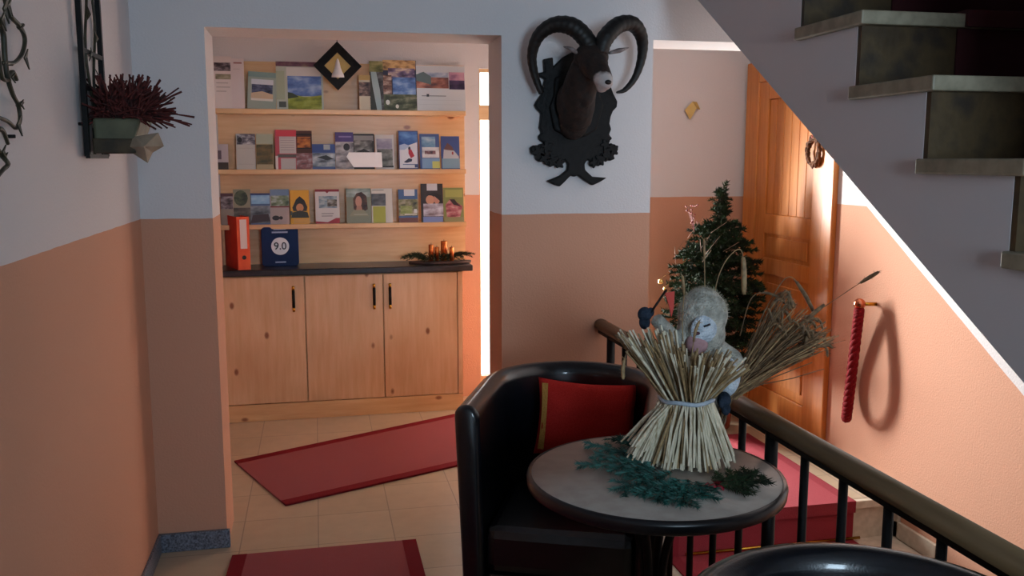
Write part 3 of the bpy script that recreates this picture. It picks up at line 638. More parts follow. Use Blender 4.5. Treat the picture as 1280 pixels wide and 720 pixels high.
# ------------------------------------------------------------------ tub chairs
def smooth01(t): t = max(0, min(1, t)); return t*t*(3-2*t)
def tub_chair(label, loc_, rz):
    o = thing('tub_chair', (0,0,0), label, 'chair', 'black leather tub chairs at the round table')
    RO, TH, ARM = .305, .075, .33
    # path: left arm front -> back -> right arm front ; facing -y
    path = []
    for i in range(7): path.append((-RO, -ARM + ARM*i/6, (-1, 0)))
    for i in range(1, 24):
        a = math.pi - math.pi*i/24; path.append((RO*math.cos(a), RO*math.sin(a), (math.cos(a), math.sin(a))))
    for i in range(7): path.append((RO, -ARM*i/6, (1, 0)))
    mb = MB(); vs = []; K = 0
    for k, (x, y, nrm) in enumerate(path):
        s = smooth01((y+ARM)/(ARM+RO)); zt = .808 + .007*s
        prof = []
        r = TH/2
        H0 = .06
        # outer side up, rounded top, inner side down
        for z in (H0, .2, .35, .5, .65, zt-r): prof.append((-.035*(1-(z/.8))-.0, z))
        for j in range(1, 8):
            a = math.pi*j/8; prof.append((-r + r*math.cos(a), zt-r + r*math.sin(a)))
        for z in (zt-r, .65, .5, .35, .2, H0): prof.append((-TH - .02*(1-z/.8), z))
        K = len(prof)
        for off, z in prof: vs.append((x + nrm[0]*off, y + nrm[1]*off, z))
    n = len(path)
    fs = [(i*K+j, i*K+(j+1) % K, (i+1)*K+(j+1) % K, (i+1)*K+j) for i in range(n-1) for j in range(K)]
    mb.add(vs, fs, 0, True)
    # rounded arm fronts
    for e, sgn in ((0, 1), (n-1, -1)):
        base = vs[e*K:(e+1)*K]; ctr = Vector((sum(v[0] for v in base)/K, sum(v[1] for v in base)/K, sum(v[2] for v in base)/K))
        r1 = [Vector(v) for v in base]
        r2 = [ctr + (v-ctr)*Matrix.Identity(3).row[0][0] for v in r1]
        ring2 = [Vector(((v.x-ctr.x)*.86+ctr.x, v.y-.014, (v.z-ctr.z)*.985+ctr.z)) for v in r1]
        ring3 = [Vector(((v.x-ctr.x)*.6+ctr.x, v.y-.02, (v.z-ctr.z)*.95+ctr.z)) for v in r1]
        o3 = r1 + ring2 + ring3
        mb.add(o3, [(i*K+j, i*K+(j+1) % K, (i+1)*K+(j+1) % K, (i+1)*K+j) for i in range(2) for j in range(K)] + [tuple(range(2*K, 3*K))], 0, True)
    mb.build('shell', 'black_leather', o)
    # piping along the arm front
    # seat cushion with rounded front
    ri = RO-TH-.012
    sp = [(-ri, -ARM-.0), (ri, -ARM-.0)] + [(ri*math.cos(math.pi*i/20), ri*math.sin(math.pi*i/20)) for i in range(21)]
    MB().prism(sp, .30, .44, 'z').build('seat_cushion', 'black_leather', o, bevel=.03)
    MB().prism([(x*.99, y*.97) for x, y in sp], .06, .298, 'z').build('base', 'black_leather', o, bevel=.012)
    for x, y in ((-.2,-.26), (.2,-.26), (-.16,.16), (.16,.16)):
        MB().lathe([(.016, 0), (.02, .062)], (x, y, 0), 12).build('leg', 'black_steel', o)
    o.location = loc_; o.rotation_euler = (0, 0, rz)
    return o
CH1 = (.78, 2.69)
ch1 = tub_chair('black leather tub chair with red cushion, behind the round table', (CH1[0], CH1[1], 0), math.radians(-23))
ch2 = copy_tree(ch1); ch2['label'] = 'near black tub chair, only its back rim showing before the round table'
ch2.location = (.815, 1.14, 0); ch2.rotation_euler = (0, 0, math.radians(-14))

# cushion leaning in the tub chair
cu = MB(); n = 20; hw, hh = .165, .125
vs = []
for s in (1, -1):
    for i in range(n+1):
        for j in range(n+1):
            a = -1+2*i/n; b = -1+2*j/n
            pin = 1 - .07*(1-abs(a)**2)*abs(b)**3*1.0
            e = (1-abs(a)**2.6)*(1-abs(b)**2.6)
            x = a*hw*(1-.07*(1-b*b)*abs(a)**4*1.0); z = b*hh*(1-.09*(1-a*a)*abs(b)**4)
            y = -s*(.055*max(e, 0)**.5 + .002) + .006*noise.noise(Vector((a*2, b*2, s)))
            vs.append((x, y, z))
o = len(cu.v); fs = []
for s in range(2):
    b0 = s*(n+1)**2
    for i in range(n):
        for j in range(n):
            f4 = (b0+i*(n+1)+j, b0+(i+1)*(n+1)+j, b0+(i+1)*(n+1)+j+1, b0+i*(n+1)+j+1); fs.append(f4)
for i in range(n):
    for e in ((i*(n+1), (i+1)*(n+1)), (i*(n+1)+n, (i+1)*(n+1)+n), (i, i+1), (n*(n+1)+i, n*(n+1)+i+1)):
        k2 = (n+1)**2; fs.append((e[0], e[1], e[1]+k2, e[0]+k2))
cu.add(vs, fs, 0, True)
cpos = Vector((.845, 2.765, .66))
cso = thing('cushion', (0, 0, 0), 'red throw cushion with gold side band leaning in the tub chair', 'cushion')
cu.build('cover', 'cushion_red', cso)
gb = MB(); 
gv = []
for j in range(15):
    b = -.86+1.72*j/14; 
    for a in (-.93, -.80):
        e = (1-abs(a)**2.6)*(1-abs(b)**2.6); gv.append((a*hw*(1-.07*(1-b*b)*abs(a)**4), -(.055*max(e,0)**.5+.0045), b*hh))
gb.add(gv, [(2*j, 2*j+1, 2*j+3, 2*j+2) for j in range(14)], 0, True)
gb.build('gold_band', 'cushion_gold', cso, label='gold band down the left side')
cso.location = cpos; cso.rotation_euler = (math.radians(-14), math.radians(3), math.radians(-18))

# ------------------------------------------------------------------ round table
TX, TY, TZ, TR = .795, 2.02, .74, .31
tb = thing('round_table', (TX, TY, 0), 'small round bistro table with grey top and black rim carrying the straw sheaf', 'table')
MB().lathe([(.01, .716), (TR-.012, .716), (TR-.002, .722), (TR-.006, .7398), (.01, .74)], (TX, TY, 0), 72).build('tabletop', 'table_laminate', tb)
MB().lathe([(TR-.006, .7405), (TR+.003, .7385), (TR+.006, .73), (TR+.004, .712), (TR-.006, .706), (TR-.02, .712), (TR-.008, .716)], (TX, TY, 0), 72, caps=False).build('edge_band', 'black_edge', tb)
MB().lathe([(.09, .695), (.1, .70), (.1, .712), (.02, .7155)], (TX, TY, 0), 24).build('mounting_plate', 'black_steel', tb)
for k in range(4):
    a = math.radians(45+90*k); c_, s_ = math.cos(a), math.sin(a)
    pts = catmull([(TX+.085*c_, TY+.085*s_, .70), (TX+.035*c_, TY+.035*s_, .55), (TX+.022*c_, TY+.022*s_, .4), (TX+.04*c_, TY+.04*s_, .22), (TX+.13*c_, TY+.13*s_, .08), (TX+.22*c_, TY+.22*s_, .012)], 6)
    MB().tube(pts, .011, 8).build('leg', 'black_steel', tb)
MB().tube([(TX+.03*math.cos(t), TY+.03*math.sin(t), .4) for t in [2*math.pi*i/16 for i in range(17)]], .007, 6).build('collar', 'black_steel', tb)

# ------------------------------------------------------------------ fir sprigs and ribbon on the table
fb = thing('fir_branch', (.78, 1.98, TZ), 'blue green fir branches spread on the table under the straw sheaf', 'greenery')
def tz(u, v, dz=.014): return atz(u, v, TZ+dz)
paths = [((830,575),(733,553)), ((820,585),(722,579)), ((840,590),(765,612)), ((850,600),(795,618)), ((860,600),(850,632)), ((870,602),(880,622)), ((905,600),(960,600)), ((900,605),(935,610)), ((800,560),(775,545)), ((815,580),(745,566)), ((835,592),(778,590)), ((845,598),(820,626)), ((865,605),(830,612)), ((890,600),(945,588)), ((820,572),(790,548))]
for (a, b_) in paths:
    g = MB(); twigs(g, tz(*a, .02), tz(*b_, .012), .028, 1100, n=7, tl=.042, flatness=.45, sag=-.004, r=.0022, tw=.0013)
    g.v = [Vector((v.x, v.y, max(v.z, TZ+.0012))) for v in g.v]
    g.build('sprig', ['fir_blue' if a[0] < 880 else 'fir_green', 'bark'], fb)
rb = thing('ribbon', tz(905, 607, 0), 'crumpled red ribbon lying on the table right below the straw', 'ribbon')
for (u, v, a, L) in ((905,603,.3,.05), (893,611,2.6,.045), (915,611,-.5,.04)):
    c0 = tz(u, v, 0); m_ = MB(); vs = []
    for i in range(9):
        t = i/8-.5; z = TZ+.0025+.008*abs(math.sin(i*1.1)); dx = Vector((math.cos(a), math.sin(a), 0)); sd = Vector((-dx.y, dx.x, 0))
        for s in (-1, 1): vs.append(Vector((c0.x, c0.y, z)) + dx*t*L + sd*s*.012)
    m_.add(vs, [(2*i, 2*i+1, 2*i+3, 2*i+2) for i in range(8)], 0, True)
    ob = m_.build('ribbon_loop', flat('B02038', .6), rb); sm = ob.modifiers.new('s', 'SOLIDIFY'); sm.thickness = .0012

# ------------------------------------------------------------------ straw sheaf
SX, SY = .892, 2.065
sf = thing('straw_sheaf', (SX, SY, TZ), 'pale straw sheaf tied at its waist standing on the round table', 'straw sheaf')
zt = .912
lo = MB(); up_ = MB()
for i in range(230):
    a = U(0, 2*math.pi); rr = math.sqrt(R()); rw = .062*rr
    w = Vector((SX + rw*math.cos(a), SY + rw*math.sin(a), zt + U(-.004, .004)))
    rb_ = .02 + .10*rr; ab = a + U(-.25, .25)
    bx_ = SX + .002 + rb_*math.cos(ab)*1.08; by_ = SY + rb_*math.sin(ab)*.8
    zb = TZ + .002 + (U(0, .03) if rr > .5 else 0)
    b_ = Vector((bx_, by_, zb))
    rr_ = U(.0022, .0036)
    m_ = w.lerp(b_, .45) + Vector((U(-.004,.004), U(-.004,.004), 0))
    lo.tube([w, m_, b_], rr_, 5, 0 if R() < .85 else 1, True, False)
for i in range(26):    # stray stalks flaring to the left
    a = math.radians(U(150, 215)); w = Vector((SX-.045, SY+U(-.03,.02), zt)); e = Vector((SX-.13-U(0,.035), SY-.02+U(-.05,.05), TZ+U(.03,.075)))
    lo.tube([w, w.lerp(e,.5)+Vector((0,0,.006)), e], U(.002,.003), 5, 0, True, False)
lo.build('lower_straw', ['straw_pale', 'straw_brown'], sf, kind='stuff')
for i in range(250):
    a = U(0, 2*math.pi); rr = math.sqrt(R()); rw = .062*rr
    w = Vector((SX + rw*math.cos(a), SY + rw*math.sin(a), zt))
    sp = .105*rr; L = U(.10, .15) + .06*max(0, -math.cos(a)-.2) - .03*max(0, math.cos(a))
    e = w + Vector((sp*math.cos(a)*1.05 - .012, sp*math.sin(a)*.7, L*(1-.12*rr)))
    up_.tube([w, w.lerp(e,.5)+Vector((U(-.004,.004), U(-.004,.004), .004)), e], U(.002,.0032), 5, 1 if R() < .6 else 0, True, False)
up_.build('upper_straw', ['straw_pale', 'straw_brown'], sf, kind='stuff')
MB().tube([(SX+.066*math.cos(t), SY+.066*math.sin(t), zt+.002*math.sin(5*t)) for t in [2*math.pi*i/32 for i in range(33)]], .0055, 8).build('binding', noisy('tie_pale', '8C98A4', 'B4BEC8', 40, .6), sf)
# drooping ears around the sheaf
def ear(mb, pts, r=.0014, er=.0042, el=.045, m=0):
    pts = catmull(pts, 6); mb.tube(pts, r, 5, m)
    # grain head along the last part
    L = 0; k = len(pts)-1
    while k > 0 and L < el: L += (pts[k]-pts[k-1]).length; k -= 1
    seg = pts[k:]
    if len(seg) < 2: seg = pts[-2:]
    mb.tube(seg, [er*(.5+.5*math.sin(math.pi*(i+.6)/(len(seg)+.2))) for i in range(len(seg))], 6, m)
    for i, p in enumerate(seg):
        for s in range(3):
            d_ = Vector((U(-1,1), U(-1,1), U(-.2,1))).normalized(); mb.tube([p, p+d_*.011], [.0009, .0002], 4, m)
yy = 2.05
ed = MB(); ear(ed, [at(806,452,yy), at(795,436,yy), at(784,440,yy), at(779,458,yy), at(779,474,yy)], er=.005); ed.build('wheat_ear', 'straw_brown', sf)
ed = MB(); ear(ed, [at(855,440,2.15), at(853,400,2.15), at(855,368,2.14), at(853,345,2.14)], er=.004); ed.build('wheat_ear', 'straw_brown', sf)
ed = MB(); ear(ed, [at(880,440,2.2), at(880,380,2.2), at(881,352,2.2), at(880,300,2.2)], er=.003); ed.build('wheat_ear', 'straw_brown', sf)
ed = MB(); ear(ed, [at(893,430,2.22), at(894,365,2.22), at(905,330,2.22), at(922,312,2.22), at(929,322,2.22), at(930,368,2.22)], er=.0075, el=.09); ed.build('wheat_ear', 'straw_brown', sf)
ed = MB(); ear(ed, [at(862,470,1.99), at(868,420,1.99), at(874,402,1.99)], er=.004); ed.build('wheat_ear', 'straw_brown', sf)

# ------------------------------------------------------------------ plush figure holding the sheaf
HP = at(878, 403, 2.2)
pf = thing('plush_figure', (HP.x, 2.2, TZ), 'pale grey plush figure with closed eye and dark mitts hugging the straw sheaf', 'soft toy')
b = MB(); HX, HY, HZ = HP.x, 2.2, HP.z
b.ball((HX, HY, HZ+.022), (.066, .066, .068)); b.ball((HX-.006, HY-.004, HZ-.03), (.066, .062, .062))
b.ball((HX+.0, HY+.005, HZ-.06), (.058, .055, .06)); b.ball((HX+.0, HY+.0, HZ+.045), (.052, .054, .05))
b.ball((HX-.034, HY-.045, HZ-.022), (.026, .024, .022))     # muzzle
b.ball((HX+.008, HY+.02, .93), (.068, .055, .11)); b.ball((HX+.005, HY+.02, .82), (.08, .058, .082))
b.tube([(HX+.045, HY-.0, 1.0), (HX+.075, HY-.02, .975), (HX+.078, HY-.06, .945)], [.03, .033, .03], 14)
b.tube([(HX-.045, HY, 1.02), (HX-.1, HY-.03, 1.05), (HX-.15, HY-.05, 1.1)], [.026, .022, .018], 12)
o = b.build('body', 'plush_pale', pf); remesh(o, .005, 5)
# fur tufts breaking the outline
fu = MB()
for i in range(900):
    th = U(0, math.pi); ph = U(0, 2*math.pi); n_ = Vector((math.sin(th)*math.cos(ph), math.sin(th)*math.sin(ph), math.cos(th)))
    if n_.z < -.1: continue
    p = Vector((HX, HY, HZ+.02)) + Vector((n_.x*.064, n_.y*.064, n_.z*.07)); d_ = (n_ + Vector((U(-.5,.5), U(-.5,.5), U(-.7,.2)))).normalized()
    if n_.y < -.5 and n_.z < .25: continue
    fu.tube([p-n_*.004, p+d_*.009], [.0013, .0003], 3)
fu.build('fleece_hood', noisy('fleece', '8C8672', 'B0A994', 30, .95), pf, kind='stuff')
fc = MB().ball((HX-.022, HY-.058, HZ-.008), (.036, .016, .038)); fc.build('face', 'plush_white', pf)
MB().tube([(HX-.030, HY-.0765, HZ+.004), (HX-.022, HY-.078, HZ+.006), (HX-.013, HY-.076, HZ+.009)], .0026, 6).build('closed_eye', flat('101014', .5), pf)
MB().ball((HX-.046, HY-.073, HZ-.014), (.0075, .005, .0045)).build('nose', flat('4A2434', .6), pf)
MB().ball((HX-.036, HY-.05, HZ-.046), (.03, .024, .03)).build('pink_chin', noisy('plush_pink', '9A7478', 'B08A8C', 40, .95), pf)
ax = at(912, 475, 2.13)
MB().ball(ax, (.026, .026, .045), rot=Euler((0, .25, 0)).to_matrix()).ball(ax+Vector((-.004,0,.03)), (.02,.02,.03)).build('sleeve', 'plush_white', pf)
mp_ = at(905, 500, 2.1); MB().ball(mp_, (.018, .018, .022)).ball(mp_+Vector((.004,-.004,-.022)), (.012,.012,.018)).ball(mp_+Vector((-.012,-.01,-.004)), (.008,.008,.014)).build('mitt', 'plush_dark', pf)
ml = at(806, 393, 2.12); MB().ball(ml, (.018, .018, .019)).ball(ml+Vector((.014,-.004,.006)), (.009,.009,.012)).ball(ml+Vector((.0,0,-.02)), (.014,.014,.018)).build('mitt', 'plush_dark', pf)
ln = thing('toy_lantern_stick', at(812, 395, 2.115), 'dark stick with small red flag held in the raised left mitt', 'stick')
s0 = at(810, 396, 2.11); s1 = at(833, 362, 2.11)
MB().tube([s0, s1], .0032, 8).build('stick', 'black_steel', ln)
fl = [at(831,366,2.112), at(843,364,2.112), at(842,384,2.112), at(839,396,2.112), at(836,382,2.112)]
MB().prism([(p.x, p.z) for p in fl], 2.110, 2.114, 'y').build('red_flag', flat('C23A2C', .6), ln)

# ------------------------------------------------------------------ wheat bundle fanning right
wb = thing('wheat_bundle', (1.0, 2.16, TZ), 'dark dried wheat bundle fanning to the right behind the plush figure', 'dried flowers')
st_ = MB()
for i in range(150):
    t = R(); u = 912 + 8*R(); v = 500 - 20*R(); yy = U(2.12, 2.24)
    a = math.radians(U(22, 66)); L = U(95, 150)*(1 - .18*abs(t-.5))
    e = (u+20*0 + L*math.cos(a), v-10 - L*math.sin(a)*.86)
    p0 = at(u, v, yy); p2 = at(e[0], e[1], yy+U(-.03,.05)); md = p0.lerp(p2, .55)+Vector((U(-.006,.006), 0, .006))
    st_.tube([p0, md, p2], [.0018, .0016, .0013], 4, 0 if R() < .6 else 1, True, False)
st_.build('stems', ['wheat_dark', 'straw_brown'], wb, kind='stuff')
base = MB()
for i in range(26):
    a = U(0, 6.28); p0 = Vector((1.0+.018*math.cos(a), 2.15+.018*math.sin(a), TZ+.002)); p1 = at(914+6*R(), 492-14*R(), U(2.13, 2.2)); base.tube([p0, p1], .0018, 4, 0)
base.build('lower_stems', 'wheat_dark', wb)
er = MB()
for i in range(46):
    yy = U(2.12, 2.25); a = math.radians(U(24, 70)); L = U(95, 140); u = 920; v = 485
    e = (u+L*math.cos(a), v-L*math.sin(a)*.95); p0 = at(u, v, yy); pm = at(u+(e[0]-u)*.7, v+(e[1]-v)*.74, yy); p2 = at(*e, yy)
    dr = U(.0, .04); p3 = p2 + Vector((U(.0,.03), 0, -dr)); ear(er, [p0, pm, p2, p3], er=U(.003,.0048), el=.04)
ear(er, [at(930,440,2.2), at(965,372,2.2), at(986,346,2.2), at(1004,365,2.2), at(1018,392,2.2)], er=.006, el=.1)
ear(er, [at(960,430,2.15), at(1000,400,2.15), at(1010,410,2.15), at(1005,436,2.15)], er=.005, el=.05)
ear(er, [at(925,420,2.2), at(938,375,2.2), at(955,366,2.2), at(975,372,2.2)], er=.004, el=.05)
ear(er, [at(965,425,2.16), at(1000,405,2.16), at(1030,381,2.16)], er=.006, el=.07)
er.build('ears', 'wheat_dark', wb)
lg = MB()
ear(lg, [at(960,430,2.16), at(1034,381,2.16), at(1070,357,2.16), at(1098,340,2.16)], r=.001, er=.0055, el=.05)
lg.tube([at(950,455,2.16), at(1000,441,2.16), at(1057,425,2.16)], [.0014,.0011,.0009], 5)
lg.tube([at(945,482,2.16), at(990,473,2.16), at(1030,461,2.16)], [.0014,.0014,.001], 5)
lg.tube([at(930,455,2.16), at(1000,425,2.16), at(1032,402,2.16)], [.0014,.002,.0022], 5)
lg.tube([at(930,460,2.16), at(1000,432,2.16), at(1033,409,2.16)], [.0014,.002,.0022], 5)
lg.build('long_stalks', 'wheat_dark', wb)

# ------------------------------------------------------------------ fir tree in the hall
TX2, TY2 = at(892, 300, 4.62).x, 4.62
tr = thing('christmas_tree', (TX2, TY2, 0), 'small potted fir tree with red and gold trinkets in the back hall', 'tree')
ztop = at(899, 238, 4.62).z
MB().tube([(TX2, TY2, .2), (TX2, TY2, .8), (TX2+.04, TY2, ztop)], [.022, .016, .003], 8).build('trunk', 'bark', tr)
g = MB()
for i in range(210):
    t = (i+R())/210; z = .34 + (ztop-.36)*t; a = i*2.4 + U(-.3,.3); Rr = (.25*(1-(t/.86)**5)+.03) if t < .84 else .05
    if t > .9: Rr = .03
    p0 = Vector((TX2+.04*t, TY2, z)); p1 = p0 + Vector((Rr*math.cos(a), Rr*math.sin(a)*.9, U(-.02,.07)))
    if p1.x > XR-.05: p1.x = XR-.05
    g_ = 1
    fir(g, p0, p1, .042, 560, sag=.01, r=.003, tw=.0034, flatness=.8)
    if Rr > .1:
        for s in (-1, 1):
            q = p0.lerp(p1, .5); e = q + (p1-q)*.6 + Vector((-math.sin(a), math.cos(a), 0))*.06*s; fir(g, q, e, .036, 560, r=.002, tw=.003)
# cross-shaped leader seen against the wall
for u, v in ((886, 251), (915, 250)): fir(g, at(899, 258, 4.62), at(u, v, 4.62), .028, 900, r=.003, tw=.0022)
fir(g, at(899, 280, 4.62), at(899, 235, 4.62), .018, 1100, r=.004, tw=.002)
g.build('needles', ['fir_green', 'bark'], tr)
MB().lathe([(.09,0), (.12,.02), (.14,.22), (.15,.24), (.13,.25), (.02,.22)], (TX2, TY2, 0), 24).build('pot', noisy('terracotta', '7A3A28', '94503A', 20, .7), tr)
for u, v, r, c_ in ((826,352,.014,'D8C078'), (831,361,.009,'E0C880')):
    p = at(u, v, 4.5); tag(MB().ball(p, r).tube([p+Vector((0,0,r)), p+Vector((.06,.04,r+.03))], .0012, 4).build('gold_bauble', flat(c_, .2, .8)), 'gold bauble at the left edge of the hall fir tree, %s one' % ('upper larger' if v < 355 else 'lower smaller'), 'bauble')
br = MB()
for i in range(18):
    p = at(U(856,872), U(255,282), 4.55); br.ball(p, .0045, n=6)
for i in range(5):
    br.tube([at(868,290,4.55), at(U(856,872), U(254,275), 4.55)], .0012, 4)
br.build('berry_twigs', flat('7A2420', .6), tr)
pr = MB()
for i in range(9):
    a = at(U(835,905), U(285,330), 4.45); pr.tube([a, a+Vector((U(-.12,.12), U(-.02,.02), U(.04,.12)))], .0011, 4)
pr.build('thin_twigs', flat('8A7464', .7), tr)

# ------------------------------------------------------------------ gold paper star on the far hall wall
q = at(866, 138, YS-.012)
gs = MB(); tv = [Vector(((-.05),0,.002)), Vector((-.008,-.012,.05)), Vector((.012,-.025,.01)), Vector((.045,0,.005)), Vector((.02,-.005,.048)), Vector((-.02,-.01,-.055)), Vector((.0,-.004,-.01))]
gs.add([q+v for v in tv], [(0,1,2), (1,4,3), (1,3,2), (0,2,5), (2,6,5)])
ob = tag(gs.build('paper_star', 'gold_paper'), 'small folded gold paper ornament on the far white wall', 'ornament'); sm = ob.modifiers.new('s', 'SOLIDIFY'); sm.thickness = .002

# ------------------------------------------------------------------ wreath on the pine door
q = atx(1018, 190, XR-.035)
wr = thing('twig_wreath', q, 'small brown twig wreath hanging on the pine door', 'wreath')
for k in range(7):
    pts = []
    for i in range(41):
        t = 2*math.pi*i/40; r1 = .068 + .008*math.sin(3*t+k*1.7); r2 = .012*math.cos(5*t+k)
        pts.append(q + Vector((-.006+.008*math.sin(4*t+k*2), (r1+r2*.6)*math.cos(t)*.8, (r1+r2*.6)*math.sin(t))))
    MB().tube(pts, .0058, 6).build('twig_ring', 'wreath', wr)
MB().tube([q+Vector((0,0,.066)), q+Vector((.02,0,.11))], .003, 5).ball(q+Vector((-.01,0,.075)), .01).build('hanger', flat('A03028', .6), wr)

# ------------------------------------------------------------------ red rope pull on the right wall
RC = atx(1066, 455, XR-.07)
rp = thing('rope_pull', (XR, RC.y, RC.z), 'thick twisted red rope loop hanging from brass ball on right wall', 'rope')
dv = Vector((.54, .84, 0)).normalized()
tp = atx(1074, 388, XR-.075); bt = atx(1058, 522, XR-.075)
ctr = []
NN = 140
cz = (tp.z+bt.z)/2; hz = (tp.z-bt.z)/2
for i in range(NN+1):
    t = 2*math.pi*i/NN
    zz = math.cos(t); wd = .075*math.sin(t)*(.35+.65*(1-(zz+1)/2)**.7 if zz > -1 else .35)
    wd = .088*math.sin(t)*(1-.75*((zz+1)/2)**1.2)
    c0 = bt.lerp(tp, (zz+1)/2); ctr.append(c0 + dv*wd)
rmb = MB()
for s in range(3):
    pts = []
    for i in range(NN+1):
        c0 = ctr[i]; tn = (ctr[(i+1) % NN]-ctr[(i-1) % NN]).normalized()
        sd = Vector((-dv.y, dv.x, 0)); nn = tn.cross(sd).normalized(); ph = 2*math.pi*(i/NN*16 + s/3)
        pts.append(c0 + (sd*math.cos(ph)+nn*math.sin(ph))*.0105)
    rmb.tube(pts, .0145, 8)
rmb.build('rope', 'rope_red', rp)
MB().tube([(XR, tp.y, tp.z+.03), (tp.x+.01, tp.y, tp.z+.03)], .008, 8).lathe([(.001,0),(.028,0),(.028,.006),(.001,.006)], (0,0,0), 4).build('bracket', 'brass', rp) if False else MB().tube([(XR, tp.y-.02, tp.z+.03), (tp.x, tp.y, tp.z+.03)], .009, 10).build('bracket', 'brass', rp)
bb = MB().ball((tp.x, tp.y, tp.z+.03), .027); 
bb.build('ball', noisy('copper_ball', 'A0503C', 'C87858', 10, .12, metal=1), rp)
MB().lathe([(.014,-.03), (.018,-.02), (.018,.004), (.012,.01)], (tp.x, tp.y, tp.z), 14).build('ferrule', flat('5A5C30', .4, .3), rp)

# ------------------------------------------------------------------ ram trophy
yp = Y1-.03
def rz(zx, zy, y=yp): return at(640+zx/2.88, zy/2.88, y)
rt = thing('ram_trophy', rz(225, 400), 'mounted ram head with big curled horns on a black carved wooden shield', 'trophy')
out = [(115,212),(148,206),(150,240),(185,205),(230,180),(300,180),(345,230),(352,300),(365,335),(380,365),(378,385),(364,400),(356,420),(352,445),(358,465),(350,485),(362,498),(345,515),(372,520),(384,535),(376,552),(366,560),(372,572),(352,580),(338,572),(330,580),(332,592),(312,596),(298,592),(290,602),(280,596),(284,580),(272,576),(262,590),(264,612),(290,636),(342,640),(318,655),(290,668),(262,650),(238,632),(225,636),(212,632),(190,655),(172,672),(150,664),(126,652),(175,632),(200,612),(202,590),(190,576),(178,580),(182,594),(168,604),(156,594),(140,600),(120,592),(122,578),(104,584),(88,576),(86,560),(70,552),(66,532),(80,522),(94,528),(100,518),(118,516),(100,504),(96,490),(108,478),(100,460),(104,430),(106,408),(90,392),(82,378),(92,360),(106,340),(116,300),(120,285),(95,272),(96,262),(118,258)]
pl = [rz(*p) for p in out]; pl = [(p.x, p.z) for p in pl]
MB().prism(pl, Y1-.032, Y1-.004, 'y').build('shield', 'carved_black', rt, bevel=.005)
inr = [(x+(228-x)*.22, y+(390-y)*.22) for x, y in [(130,250),(185,225),(270,210),(330,270),(340,340),(352,380),(335,440),(320,490),(270,520),(228,530),(180,520),(125,490),(115,440),(105,385),(125,330)]]
MB().prism([(rz(*p).x, rz(*p).z) for p in inr], Y1-.052, Y1-.032, 'y').build('raised_field', 'carved_black', rt, bevel=.008)
for (x, y, r) in ((95,548,16), (118,568,15), (145,578,15), (170,588,12), (125,530,14), (360,540,15), (340,558,15), (318,574,14), (296,586,12), (335,520,12)):
    p = rz(x, y); R0 = r*.00145
    MB().prism([(p.x+R0*(1+.32*math.cos(5*t))*math.cos(t+x), p.z+R0*(1+.32*math.cos(5*t))*math.sin(t+x)) for t in [2*math.pi*i/30 for i in range(30)]], Y1-.040, Y1-.030, 'y').build('carved_leaf', 'carved_black', rt, bevel=.002)
# head and neck in one skin
def hz3(zx, zy, y): return at(640+zx/2.88, zy/2.88, y)
ym = Y1-.30; NB = hz3(330, 288, Y1-.36)
b = MB()
nk = [hz3(228,440,Y1-.06), hz3(232,385,Y1-.10), hz3(245,315,Y1-.16), hz3(272,240,Y1-.22)]
b.tube(catmull(nk, 4), lerps([.062,.072,.066,.06], 4), 18)
b.ball(hz3(222,430,Y1-.06), (.062,.05,.08)); b.ball(hz3(262,330,Y1-.17), (.04,.05,.06)); b.ball(hz3(205,370,Y1-.09), (.05,.05,.08))
b.ball(hz3(285,205,Y1-.24), (.066,.06,.052)); b.ball(hz3(298,232,Y1-.28), (.05,.05,.05)); b.ball(hz3(300,180,Y1-.23), (.045,.045,.03))
b.tube([hz3(285,225,Y1-.26), hz3(310,255,Y1-.31), hz3(332,290,Y1-.36), hz3(338,305,Y1-.38)], [.052,.043,.034,.026], 16)
b.ball(hz3(338,298,Y1-.375), (.027,.025,.023)); b.ball(hz3(322,318,Y1-.34), (.022,.026,.016))
o = b.build('head_and_neck', 'horn', rt); remesh(o, .006, 5)
m, nt, bs = base_mat('ram_fur')
g = N(nt, 'ShaderNodeNewGeometry'); vd = N(nt, 'ShaderNodeVectorMath', operation='DISTANCE'); nt.links.new(g.outputs['Position'], vd.inputs[0])
mz = hz3(334, 305, Y1-.375); vd.inputs[1].default_value = mz
nn = N(nt, 'ShaderNodeTexNoise', Scale=38.0, Detail=5.0); nt.links.new(g.outputs['Position'], nn.inputs['Vector'])
ad = N(nt, 'ShaderNodeMath', operation='MULTIPLY_ADD'); nt.links.new(nn.outputs[0], ad.inputs[0]); ad.inputs[1].default_value = .03; nt.links.new(vd.outputs['Value'], ad.inputs[2])
fm = N(nt, 'ShaderNodeMapRange'); fm.inputs['From Min'].default_value = .052; fm.inputs['From Max'].default_value = .066; fm.inputs['To Min'].default_value = 1; fm.inputs['To Max'].default_value = 0; nt.links.new(ad.outputs[0], fm.inputs['Value'])
mx = N(nt, 'ShaderNodeMix', data_type='RGBA'); nt.links.new(fm.outputs[0], mx.inputs['Factor']); nt.links.new(ramp(nt, nn.outputs[0], [(.35, hx('0C0807')), (.7, hx('28170F'))]), mx.inputs[6]); mx.inputs[7].default_value = hx('B8B0AE')
nt.links.new(mx.outputs[2], bs.inputs['Base Color']); bs.inputs['Roughness'].default_value = .8; bump(nt, bs, nn.outputs[0], .8, .006)
o.data.materials.clear(); o.data.materials.append(m)
MB().ball(hz3(346,296,Y1-.395), (.013,.010,.009)).build('nose', flat('0C0A0A', .3), rt)
for (a, c_) in (((268,208,Y1-.29), 1), ((318,215,Y1-.29), -1)): MB().ball(hz3(*a), .009, n=8).build('eye', flat('0C0806', .1), rt)
